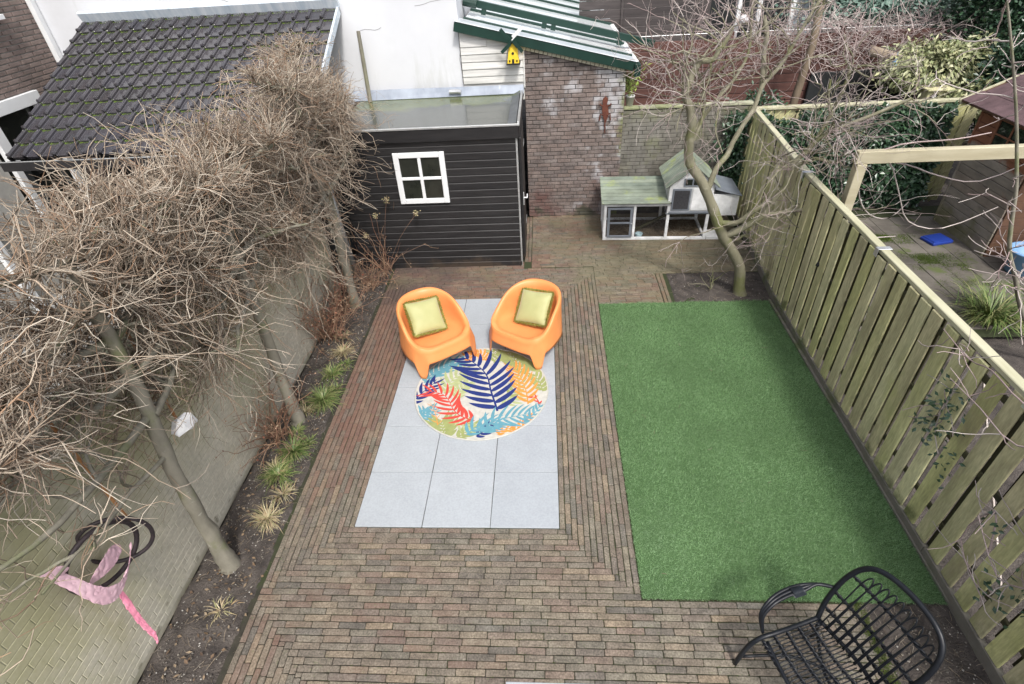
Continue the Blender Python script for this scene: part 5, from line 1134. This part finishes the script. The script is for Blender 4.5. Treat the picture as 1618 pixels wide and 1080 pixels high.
# ================================================================== ORANGE TUB CHAIRS
def tub_chair():
    N = 144; a0, b0 = .355, .335; rows = []
    def ss(x): x = max(0, min(1, x)); return x*x*(3-2*x)
    def outline(th, t_grow, f):
        # th: angle, 0 = front (-y)
        dx, dy = math.sin(th), -math.cos(th); n = 3.6-1.5*ss((dy+.3)/1.3)
        k = (abs(dx)**n+abs(dy)**n)**(-1/n); t = (dy*k+1)/2
        x, y = dx*k*a0, dy*k*b0
        x *= 1-.10*ss((t-.35)/.65)*f
        return x, y, t
    info = []
    for i in range(N):
        th = 2*PI*i/N; x, y, t = outline(th, 0, 1)
        side = ss((t-.02)/.98); h = .385+.035*ss(t/.10)*ss((abs(x)-.12)/.15)*(1-ss((t-.45)/.4))+.32*(ss((t-.05)/.9)**1.1)
        h = max(h, .37); 
        info.append((th, x, y, t, h))
    prof = [(.02,0),(.25,0),(.45,0),(.60,.0),(.70,.03),(.78,.16),(.83,.46),(.865,.80),(.89,.94),(.925,.995),(.96,1.0),(.99,.97),(1.005,.92)]
    V = []
    for (r, k) in prof:
        for th, x, y, t, h in info:
            sx, sy = x*r, y*r
            tt = (sy/b0+1)/2; zs = .368-.055*ss(tt)-.012*(1-min(1, (abs(sx)/.3)**2)) if True else .36
            zt = h
            back = ss((t-.5)/.5)*max(0, (zt-.45))*.42*min(1, max(0, (r-.7)/.25))
            V.append((sx, sy+back-.0, zs+(zt-zs)*k if h > zs else zs))
    nr = len(prof)
    for j in range(1, 8):
        u = j/7
        for th, x, y, t, h in info:
            flare = 1.0+.115*u; gx, gy = x*flare, y*flare
            back = ss((t-.5)/.5)*max(0, (h-.45))*.42*(1-u)
            # distance to the nearest corner along the outline decides leg or arch
            ax, ay = abs(gx)/(a0*1.1), abs(gy)/(b0*1.1)
            if abs(gy) > abs(gx)*.94: d = (ax-.80)*a0
            else: d = (ay-.76)*b0
            arch = .225 if not (abs(gy) > abs(gx)*.94) or gy < 0 else .24
            zb = arch*(1-ss((d+.055)/.06))
            V.append((gx, gy+back, (h*.90+.0)*(1-u)+zb*u if j else 0))
    tot = nr+7; F = []
    for r in range(tot-1):
        for i in range(N): F.append((r*N+i, r*N+(i+1)%N, (r+1)*N+(i+1)%N, (r+1)*N+i))
    F.append(tuple(range(N))[::-1])
    return MB().add(V, F).mesh('shell', M['orange'], True)
shell = tub_chair()
def cushion_mesh(s=.40, h=.115, N=22):
    V = []; F = []
    for side in (1, -1):
        for j in range(N+1):
            for i in range(N+1):
                u, v = 2*i/N-1, 2*j/N-1
                w = (1-abs(u)**2.6)*(1-abs(v)**2.6); z = side*h*.5*max(w, 0)**.55
                pin = 1-.06*(1-abs(v)**2)*abs(u)**3; pin2 = 1-.06*(1-abs(u)**2)*abs(v)**3
                z += side*.006*noise.noise(Vector((u*2.2, v*2.2, side)))*(1 if abs(u) < 1 and abs(v) < 1 else 0)
                V.append((u*s/2*pin, v*s/2*pin2, z))
    K = (N+1)**2
    for sd in (0, 1):
        for j in range(N):
            for i in range(N):
                a = sd*K+j*(N+1)+i; q = (a, a+1, a+N+2, a+N+1); F.append(q if sd == 0 else q[::-1])
    mb_ = MB().add(V, F); me = mb_.mesh('cushion', M['cushion'], True)
    return me
cush = cushion_mesh()
fr = Twigs(3); rng = np.random.RandomState(8)
for k in range(1500):
    s = rng.randint(4); u = rng.uniform(-.2, .2); p = {0: (u, .195, 0), 1: (u, -.195, 0), 2: (.195, u, 0), 3: (-.195, u, 0)}[s]; d = {0: (0, 1, 0), 1: (0, -1, 0), 2: (1, 0, 0), 3: (-1, 0, 0)}[s]
    P, _ = wander(np.array(p)+rng.normal(0, .003, 3), np.array(d)+rng.normal(0, .45, 3), rng.uniform(.016, .034), 2, .3); fr.add(P, .0019)
frm = npmesh('fringe', np.concatenate(fr.V), np.concatenate(fr.F), M['fringe'])
CH = [((.385, 2.385), math.atan2(-.798, .602)+PI/2, 'orange plastic tub chair on the left, angled to the right', 'left'),
      ((1.48, 2.52), math.atan2(-.84, -.54)+PI/2, 'orange plastic tub chair on the right, nearer the lawn', 'right')]
for (xy, rz, lab, w) in CH:
    c = thing('tub_chair', lab, 'chair', (xy[0], xy[1], .006), rz, 'orange tub chairs around the rug')
    o = place('shell', shell, c, (0, 0, .0)); o.scale = (1.07, 1.03, 1.0); s = o.modifiers.new('solid', 'SOLIDIFY'); s.thickness = .010; s.offset = -1
    q = thing('cushion', 'yellow green fringed cushion leaning in the %s orange chair' % w, 'cushion', (0, 0, 0), 0, 'fringed cushions on the chairs')
    Mb = Matrix.Translation((xy[0], xy[1], 0)) @ Matrix.Rotation(rz, 4, 'Z') @ Matrix.Translation((-.03 if w == 'left' else .03, .105, .535)) @ Matrix.Rotation(R(44), 4, 'X') @ Matrix.Rotation(R(-8 if w == 'left' else 9), 4, 'Z')
    q.matrix_world = Mb
    place('cover', cush, q); place('fringe', frm, q)

# ================================================================== ROUND RUG WITH PALM LEAVES
rc = Vector((.975, 1.735)); RR = .745
rg = thing('round_rug', 'round rug with navy, red, green and aqua palm leaves on the grey slabs', 'rug', (rc.x, rc.y, .0065))
MB().lathe([(.0001,.009),(.5,.009),(RR-.006,.009),(RR,.006),(RR,.0)], 96).build('rug_base', M['rug_cream'], rg, smooth=False)
MB().tube([(RR*.995*math.cos(2*PI*k/96), RR*.995*math.sin(2*PI*k/96), .007) for k in range(96)], .006, 6, close=True).build('border', M['rug_cream'], rg, smooth=True)
def frond(mid, n, lens, m, zl, wid=.03, ang0=60, ang1=35, curve=.5, tipw=1.0, rib=.008, lens2=None, side=(1, -1)):
    """mid: midrib points (world, base to tip); lens(u): leaflet length"""
    P = smooth_poly([(x-rc.x, y-rc.y, 0) for x, y in mid], 6)[:, :2]; q = MB(); clip = RR-.014
    seg = np.linalg.norm(np.diff(P, axis=0), axis=1); cs = np.concatenate([[0], np.cumsum(seg)])/seg.sum()
    def at(u): return np.array([np.interp(u, cs, P[:, 0]), np.interp(u, cs, P[:, 1])])
    def tang(u): d = at(min(1, u+.03))-at(max(0, u-.03)); return d/np.linalg.norm(d)
    def put(poly):
        c = np.mean(poly, axis=0)
        poly = [p if np.linalg.norm(p) < clip else p*clip/np.linalg.norm(p) for p in poly]
        return poly
    def strip(A, B):
        A = put(A); B = put(B); n_ = len(A); b = len(q.v)
        zz = zl+len(q.f)*1.2e-6+.00001
        for a_, b_ in zip(A, B): q.v.append((a_[0], a_[1], zz)); q.v.append((b_[0], b_[1], zz))
        for i in range(n_-1): q.f.append((b+2*i, b+2*i+1, b+2*i+3, b+2*i+2))
    for s in side:
        for k in range(n):
            u = .03+.95*(k+.5*(s > 0)*.6)/n; base = at(u); t = tang(u); ang = R(ang0+(ang1-ang0)*u); Lf = (lens if s > 0 or lens2 is None else lens2)(u)
            ns = 9; p = base.copy(); th = math.atan2(t[1], t[0])+s*ang; A, B = [], []
            for i in range(ns+1):
                v = i/ns; wv = wid*(1-.35*u)*.5*(math.sin(PI*min(1, .12+.88*v)**.8)**.75 if v < 1 else 0)*(1 if v > .0 else .5)
                d = np.array([math.cos(th), math.sin(th)]); nn = np.array([-d[1], d[0]])
                A.append(p+nn*wv); B.append(p-nn*wv); p = p+d*Lf/ns; th -= s*curve/ns
            strip(A, B)
    A, B = [], []
    for i in range(25):
        u = i/24; p = at(u); t = tang(u); nn = np.array([-t[1], t[0]]); w_ = rib*(1-.7*u); A.append(p+nn*w_); B.append(p-nn*w_)
    strip(A, B)
    return q.build('palm_leaf', m, rg)
zb = .0095
def bump_(L0, pk=.45): return lambda u: L0*(.35+.65*math.sin(PI*min(1, max(0, (.12+.80*u)))) )
# orange top, green top right
frond([(1.42,1.98),(1.40,2.10),(1.33,2.25),(1.22,2.42)], 8, bump_(.30), M['rug_green'], zb+.0002, .06)
frond([(1.60,2.02),(1.55,2.2),(1.44,2.34)], 6, bump_(.26), M['rug_green'], zb+.0003, .06)
frond([(1.50,1.50),(1.47,1.72),(1.40,1.95),(1.30,2.15)], 9, bump_(.26), M['rug_orange'], zb+.0006, .042)
frond([(.80,2.22),(.78,2.34),(.80,2.46)], 4, bump_(.16), M['rug_orange'], zb+.0003, .045)
frond([(1.08,2.20),(1.10,2.32),(1.02,2.45)], 4, bump_(.18), M['rug_green'], zb+.0004, .04)
# left greens and teal
frond([(.40,1.98),(.55,2.15),(.70,2.25)], 5, bump_(.22), M['rug_aqua'], zb+.0003, .05)
frond([(.56,1.68),(.60,1.85),(.68,1.99),(.80,2.08)], 7, bump_(.24), M['rug_palegreen'], zb+.0005, .048)
# navy left edge
frond([(.22,1.52),(.30,1.68),(.40,1.82),(.44,1.92)], 6, bump_(.20), M['rug_navy'], zb+.0007, .045, side=(1,-1))
# bottom greens
frond([(.66,1.02),(.62,1.15),(.58,1.28)], 6, bump_(.26), M['rug_green'], zb+.0006, .055, 75, 40)
frond([(.72,1.24),(.85,1.18),(1.0,1.14)], 5, bump_(.14), M['rug_palegreen'], zb+.0006, .03)
frond([(.32,1.32),(.42,1.38),(.50,1.46)], 5, bump_(.15), M['rug_aqua'], zb+.0006, .035)
frond([(1.30,1.62),(1.36,1.80),(1.34,1.98)], 6, bump_(.18), M['rug_green'], zb+.0004, .045)
frond([(.50,1.22),(.42,1.32),(.30,1.42)], 5, bump_(.16), M['rug_aqua'], zb+.0005, .04)
frond([(.78,1.02),(.88,1.12),(.92,1.24)], 5, bump_(.17), M['rug_green'], zb+.0005, .045)
frond([(1.46,1.24),(1.58,1.38),(1.64,1.52)], 5, bump_(.12), M['rug_aqua'], zb+.0005, .035)
frond([(.98,2.24),(.93,2.34),(.84,2.42)], 5, bump_(.15), M['rug_orange'], zb+.0005, .035)
# main navy leaf
frond([(1.175,1.40),(1.14,1.52),(1.08,1.72),(1.03,1.93),(.97,2.05),(.90,2.14),(.80,2.24),(.66,2.33)], 11, lambda u: .43*(.50+.50*math.sin(PI*(.12+.76*u))) *(1 if u < .72 else .62), M['rug_navy'], zb+.0012, .068, 74, 44, .45, rib=.012)
frond([(.30,1.86),(.36,2.0),(.46,2.12),(.60,2.22)], 7, bump_(.20), M['rug_aqua'], zb+.00035, .05)
frond([(1.66,1.70),(1.62,1.86),(1.55,2.0)], 5, bump_(.18), M['rug_green'], zb+.00035, .05)
frond([(1.20,1.50),(1.34,1.56),(1.44,1.66)], 5, bump_(.14), M['rug_palegreen'], zb+.00035, .04)
frond([(.70,1.60),(.74,1.74),(.82,1.88)], 6, bump_(.18), M['rug_palegreen'], zb+.0004, .042)
frond([(.98,1.04),(1.06,1.12),(1.14,1.22)], 5, bump_(.14), M['rug_navy'], zb+.0013, .035)
frond([(1.34,1.10),(1.46,1.20),(1.56,1.32)], 5, bump_(.14), M['rug_orange'], zb+.0004, .04)
# red leaf
frond([(.94,1.26),(.80,1.32),(.70,1.42),(.62,1.58),(.52,1.68),(.33,1.72)], 12, lambda u: .24*(.45+.55*math.sin(PI*(.12+.78*u))), M['rug_red'], zb+.0016, .040, 62, 45, .5, rib=.007)
frond([(.56,1.20),(.52,1.34),(.47,1.46),(.42,1.54)], 4, lambda u: .08, M['rug_orange'], zb+.0017, .010, rib=.005)
# aqua leaves over the foot of the navy one
frond([(1.02,1.10),(1.14,1.24),(1.30,1.30),(1.52,1.36)], 8, lambda u: .25*(.5+.5*math.sin(PI*(.1+.8*u))), M['rug_aqua'], zb+.0020, .040, 66, 45)
frond([(.88,1.06),(.96,1.16),(1.10,1.20),(1.20,1.22)], 6, bump_(.24), M['rug_aqua'], zb+.0022, .038)
frond([(1.20,1.06),(1.24,1.12),(1.36,1.16)], 4, bump_(.12), M['rug_orange'], zb+.0018, .032)
frond([(1.62,1.50),(1.58,1.60),(1.48,1.62)], 2, lambda u: .06, M['rug_red'], zb+.0014, .022)

# ================================================================== BLACK RATTAN CHAIR
bc = thing('rattan_chair', 'black rattan style armchair with an open woven seat at the lower right', 'chair', (3.42, -1.2, .0))
Bo = Vector((3.485, -.90, 0)); fv = Vector((-.945, -.327, 0)); wv = Vector((.36, -.933, 0)); org = Vector((3.42, -1.2, 0)); up = Vector((0, 0, 1))
def Bp(w, f, z): return Bo+wv*w+fv*f+up*z-org      # w across, f forward, z up
WD = .50
def bt_(pts, r=.014, name='frame_tube', m='rattan', n=10, k=5, close=False):
    P = [Vector(p) for p in smooth_poly([tuple(Bp(*p)) for p in pts], k)]
    return MB().tube(P, r, n).build(name, M[m], bc, smooth=True)
back = [(.0, 0, .38), (-.035, -.05, .52), (-.045, -.12, .72), (-.01, -.18, .87), (.08, -.215, .945), (.25, -.23, .965), (.42, -.215, .94), (.51, -.18, .86), (.545, -.12, .70), (.535, -.05, .52), (WD, 0, .38)]
bt_(back, .017, 'back_frame')
seat_side = lambda w: [(w, -.0, .38), (w, .15, .375), (w, .32, .385), (w+(-.01 if w < .3 else .01), .43, .36), (w+(-.02 if w < .3 else .02), .49, .25), (w+(-.03 if w < .3 else .03), .52, .0)]
bt_(seat_side(0), .016, 'leg'); bt_(seat_side(WD), .016, 'leg')
bt_([(.03, .02, .37), (.02, -.03, .2), (-.02, -.10, .0)], .015, 'leg'); bt_([(WD-.03, .02, .37), (WD-.02, -.03, .2), (WD+.02, -.10, .0)], .015, 'leg')
bt_([(.02, .40, .355), (.30, .44, .35), (WD-.02, .40, .355)], .013, 'front_rail'); bt_([(.0, .0, .375), (.3, -.04, .365), (WD, .0, .375)], .013, 'rear_rail')
def arm(s):
    w0 = -.05 if s < 0 else WD+.05
    for d in (-.020, 0, .020):
        bt_([(w0-.0, -.10, .62), (w0+s*.05, .0, .635), (w0+s*.07+d, .10, .61), (w0+s*.075+d, .22, .60), (w0+s*.06+d*.8, .33, .575), (w0+s*.03+d*.5, .40, .50), (w0-s*.02, .40, .385)], .0115, 'armrest', n=8)
    P = [tuple(Bp(w0+s*.06+.036*math.cos(t*2.1), .10+.08*(t/30), .612+.018*math.sin(t*2.1))) for t in range(0, 31)]
    MB().tube(P, .004, 5).build('arm_binding', M['rattan_wrap'], bc, smooth=True)
arm(-1); arm(1)
# back loops: pairs of canes joined by a hoop under the top rail
def backpt(w, h):    # h 0..1 up the back
    t = h; f_b = .0-.235*(t**.8); z_ = .38+.50*t
    return (w, f_b+.03*math.sin(PI*t), .38+.565*t)
NL = 10
for i in range(NL):
    w0 = .035+i*(WD-.07)/(NL-.5); w1 = w0+.036; e = .90-.10*abs((w0+w1)/WD-1)**2
    pts = [backpt(w0, 0), backpt(w0-.002, .45), backpt(w0-.004, e-.10), backpt((w0+w1)/2, e), backpt(w1+.004, e-.10), backpt(w1+.002, .45), backpt(w1, 0)]
    bt_(pts, .0050, 'back_cane', n=6, k=6)
def braid(pts, r=.006, name='woven_band'):
    P = smooth_poly([tuple(Bp(*p)) for p in pts], 26); q = MB(); 
    for ph in (0, PI):
        Q = [Vector(p)+up*(.0075*math.sin(i*.95+ph))+fv*(.0075*math.cos(i*.95+ph)) for i, p in enumerate(P)]
        q.tube(Q, r, 5)
    q.build(name, M['rattan'], bc, smooth=True)
for h in (.16, .40, .70):
    a0_ = -.03-.02*math.sin(h*3); braid([(a0_,)+backpt(0, h)[1:], (WD*.5, backpt(0, h)[1]-.015, backpt(0, h)[2]), (WD-a0_,)+backpt(0, h)[1:]], .0070)
for k in range(22):     # seat canes running front to back
    w_ = .025+k*(WD-.05)/21
    bt_([(w_, -.0, .378), (w_, .15, .362), (w_, .30, .364), (w_, .40, .352), (w_, .43, .33)], .0042, 'seat_cane', n=5, k=4)
for f0 in (.07, .16, .25, .34, .42):
    z_ = .366 if f0 < .3 else (.362 if f0 < .4 else .345)
    braid([(.01, f0, z_+.012), (WD*.5, f0+.012, z_-.005), (WD-.01, f0, z_+.012)], .0072)
bt_([(-.02, .5, .12), (.1, .2, .16), (.3, 0.05, .17), (.5, .2, .16), (WD+.02, .5, .12)], .010, 'stretcher')
bt_([(.02, -.06, .14), (.3, .1, .16), (WD-.02, -.06, .14)], .010, 'stretcher')

# ================================================================== BEDS: GRASSES, SHRUBS, LITTER
def tuft(name, label, x, y, n, L0, m, seed, spread=.05, arch=1.0, w=.004):
    rng = np.random.RandomState(seed); V = []; F = []
    for k in range(n):
        a = rng.uniform(0, 2*PI); r = abs(rng.normal(0, spread)); b = np.array([r*math.cos(a), r*math.sin(a), 0]); a += rng.normal(0, .5)
        d = np.array([math.cos(a), math.sin(a), 0]); L_ = L0*rng.uniform(.55, 1.2); s = np.array([-d[1], d[0], 0]); el = rng.uniform(.6, 1.45); ns = 5; p = b.copy(); c = len(V)
        for i in range(ns+1):
            ww = w*(1-(i/ns)**1.5)+.0004; V += [p-s*ww, p+s*ww+np.array([0, 0, ww*.4])]; p = p+(d*math.cos(el)+np.array([0, 0, math.sin(el)]))*L_/ns; el -= arch*rng.uniform(.2, .55)
            p[2] = max(p[2], .004)
        for i in range(ns): F.append((c+2*i, c+2*i+1, c+2*i+3, c+2*i+2))
    o = place(name, npmesh(name, V, F, m), None, (x, y, -.015)); tag(o, label, 'grass tuft', 'grass tufts in the left bed'); return o
tuft('grass_tuft', 'big bright green grass tuft beside the middle pleached trunk', -.80, 1.60, 360, .22, M['blade'], 1, .055)
tuft('grass_tuft', 'yellow green grass tuft just behind the big bright one', -.84, 2.05, 150, .16, M['blade'], 2, .05)
tuft('grass_tuft', 'pale straw grass tuft farthest back in the left bed', -.82, 2.45, 150, .17, M['blade_dry'], 3, .05)
tuft('grass_tuft', 'green grass tuft between the middle trunk and the dry clump', -.86, .86, 220, .19, M['blade'], 4, .045)
tuft('grass_tuft', 'arching green and straw grass tuft nearer the paving than its neighbour', -.90, .55, 170, .20, M['blade'], 5, .045)
tuft('grass_tuft', 'small green grass tuft against the foot of the middle trunk', -.93, 1.12, 90, .12, M['blade'], 6, .035)
tuft('grass_tuft', 'dry straw coloured grass clump behind the nearest trunk', -.82, .08, 170, .16, M['blade_dry'], 7, .045)
tt = tuft('grass_tuft', 'long green strappy leaves behind the board fence at the right edge', 7.1, 2.95, 420, .5, M['blade'], 8, .12, .8, .008)
if 'group' in tt: del tt['group']
for i_, (x, y, n_, L_, mm) in enumerate(((-.72,1.78,60,.12,'blade'),(-.95,1.42,70,.16,'blade_dry'),(-.74,2.22,50,.11,'blade'),(-.97,.62,60,.15,'blade_dry'),(-.78,.34,70,.13,'blade_dry'),(-.92,2.75,60,.13,'blade_dry'),(-.76,.98,50,.10,'blade'),(-.86,-.75,40,.10,'blade_dry'))):
    q_ = tuft('grass_tuft', ['small green sprout between the big bright tuft and the paving', 'dry strands behind the big bright tuft towards the pale wall', 'little green sprout at the paving edge right of the straw tuft', 'dry strands between the arching tuft and the pale wall', 'low dry tuft between the arching tuft and the dry clump', 'dry tuft among the reddish shrub stems', 'tiny green sprout at the paving edge near the small green tuft', 'thin dry tuft nearest the camera on bare soil'][i_], x, y, n_, L_, M[mm], 100+i_, .05)
def redshrub(label, x, y, H, seed, n=60, rad=.35, leaves=260, leafm='red_leaf'):
    rng = np.random.RandomState(seed); r = thing('bare_shrub', label, 'shrub', (x, y, 0)); tw = Twigs(4); LP = []
    for k in range(n):
        P, d = wander((rng.normal(0, .05), rng.normal(0, .06), 0), (rng.normal(0, .5)-.05, rng.normal(0, .6), 1), H*rng.uniform(.5, 1.15), 8, .16, -.02); r0 = rng.uniform(.003, .006)
        P[:, 0] = np.maximum(P[:, 0], -1.2-x); tw.add(P, np.linspace(r0, r0*.5, len(P)))
        for _ in range(3):
            i = rng.randint(2, 9); Q, _ = wander(P[i], d+rng.normal(0, .9, 3), rng.uniform(.08, .3), 4, .2); Q[:, 0] = np.maximum(Q[:, 0], -1.22-x); tw.add(Q, np.linspace(.003, .0018, 5)); LP += [Q[-1], Q[2]]
    tw.build('stems', M['red_twig'], r); LP = np.array(LP); LP = LP[rng.randint(0, len(LP), leaves)]+rng.normal(0, .02, (leaves, 3)); LP[:, 0] = np.maximum(LP[:, 0], -1.2-x)
    place('foliage', leaf_mesh('foliage', LP, rng.normal(0, 1, (leaves, 3)), rng.normal(0, .7, (leaves, 3))+np.array([0, 0, 1]), rng.uniform(.018, .035, leaves), rng.uniform(.012, .022, leaves), M[leafm]), r)
    return r
redshrub('reddish bare shrub with dry leaves between the middle and farthest trunks', -1.06, 2.75, .95, 51, 60, leaves=420)
redshrub('reddish twiggy shrub left of the middle trunk against the pale wall', -1.1, 1.05, .80, 52, 45, leaves=120)
redshrub('rusty leaved shrub at the foot of the farthest trunk', -1.1, 3.35, .75, 53, 45, leaves=400)
hyd = redshrub('thin dead hydrangea with dry flower heads against the black shed', -.72, 4.38, 1.05, 54, 26, leaves=60)
for (x, y, z_) in ((.22, .03, 1.15), (.05, -.05, .95), (.62, .0, .95), (-.12, -.15, .7)):
    rng = np.random.RandomState(int(z_*100)); n = 60; P = rng.normal(0, .018, (n, 3))+np.array([x, y, z_]); place('flower_head', leaf_mesh('flower_head', P, rng.normal(0, 1, (n, 3)), rng.normal(0, 1, (n, 3))+.01, np.full(n, .022), np.full(n, .018), M['blade_dry']), hyd)
    t = Twigs(4); t.add(smooth_poly([(0,0,0),(x*.5,y*.5,z_*.6),(x,y,z_)]), .003); t.build('flower_stem', M['red_twig'], hyd)
redshrub('low tangle of dry stems in front of the shed corner', -.85, 4.0, .45, 55, 40, leaves=60)
# litter, clods and pebbles on the soil
def scatter(zone, n, seed):
    rng = np.random.RandomState(seed); x0, y0, x1, y1 = zone; st = Twigs(3)
    for k in range(n): 
        P, _ = wander((rng.uniform(x0, x1), rng.uniform(y0, y1), .004+abs(rng.normal(0, .008))), rng.normal(0, 1, 3)*np.array([1, 1, .08]), rng.uniform(.015, .09), 3, .18); P[:, 2] = np.maximum(P[:, 2], -.004); st.add(P, rng.uniform(.0008, .0022))
    tag(st.build('leaf_litter', M['straw']), kind='stuff')
    ico = np.array([(1,0,0),(-1,0,0),(0,1,0),(0,-1,0),(0,0,1),(0,0,-1)], float); IF = np.array([(0,2,4),(2,1,4),(1,3,4),(3,0,4),(2,0,5),(1,2,5),(3,1,5),(0,3,5)])
    V, F = [], []
    for k in range(n*2):
        c = np.array([rng.uniform(x0, x1), rng.uniform(y0, y1), .0]); V.append(ico*rng.uniform(.002, .009)*rng.uniform(.6, 1.3, (6, 3))+c); F.append(IF+6*k)
    tag(place('pebbles', npmesh('pebbles', np.concatenate(V), np.concatenate(F), M['pebble'])), kind='stuff')
scatter((-1.2, -1.6, -.66, 4.4), 900, 61); scatter((3.45, 3.45, 4.65, 4.15), 160, 62); scatter((4.02, -1.5, 4.62, -.6), 150, 63)
rng = np.random.RandomState(78); st = Twigs(3)
for k in range(26):
    P, _ = wander((rng.uniform(2.5, 4.5), rng.uniform(-.5, 3.3), .03), rng.normal(0, 1, 3)*np.array([1, 1, .02]), rng.uniform(.02, .08), 3, .2); P[:, 2] = .03; st.add(P, rng.uniform(.001, .002))
tag(st.build('lawn_litter', M['straw']), kind='stuff')
n = 420; P = np.stack([rng.uniform(-1.2, -.64, n), rng.uniform(-1.5, 4.4, n), rng.uniform(.004, .02, n)], 1)
tag(place('dead_leaves', leaf_mesh('dead_leaves', P, rng.normal(0, 1, (n, 3))*np.array([1, 1, .15]), rng.normal(0, .3, (n, 3))+np.array([0, 0, 1]), rng.uniform(.02, .05, n), rng.uniform(.012, .028, n), M['dead_leaf'])), kind='stuff')
# dry debris on the paving near the bed
rng = np.random.RandomState(77); st = Twigs(3)
for k in range(260):
    x = -.63+abs(rng.normal(0, .12)); y = rng.uniform(-1.4, 4.4); P, _ = wander((x, y, .003), rng.normal(0, 1, 3)*np.array([1, 1, .03]), rng.uniform(.01, .05), 2, .1); P[:, 2] = .003; st.add(P, rng.uniform(.0006, .0014))
tag(st.build('paving_litter', M['straw']), kind='stuff')
# fallen twig on the tree's soil patch, low shoot
t = Twigs(5)
for k in range(7): P, _ = wander((0, 0, 0), np.random.normal(0, .6, 3)+np.array([-.3, .2, .7]), .35, 7, .25); t.add(P, np.linspace(.007, .003, 8))
tag(t.build('young_shoot', M['bark_green'], None, (3.95, 3.72, 0)), 'small leafless shoot on the soil patch left of the bare tree', 'shoot')
print('objects', len(bpy.data.objects), 'tris', sum(len(m_.loops)-2*len(m_.polygons) for m_ in bpy.data.meshes))
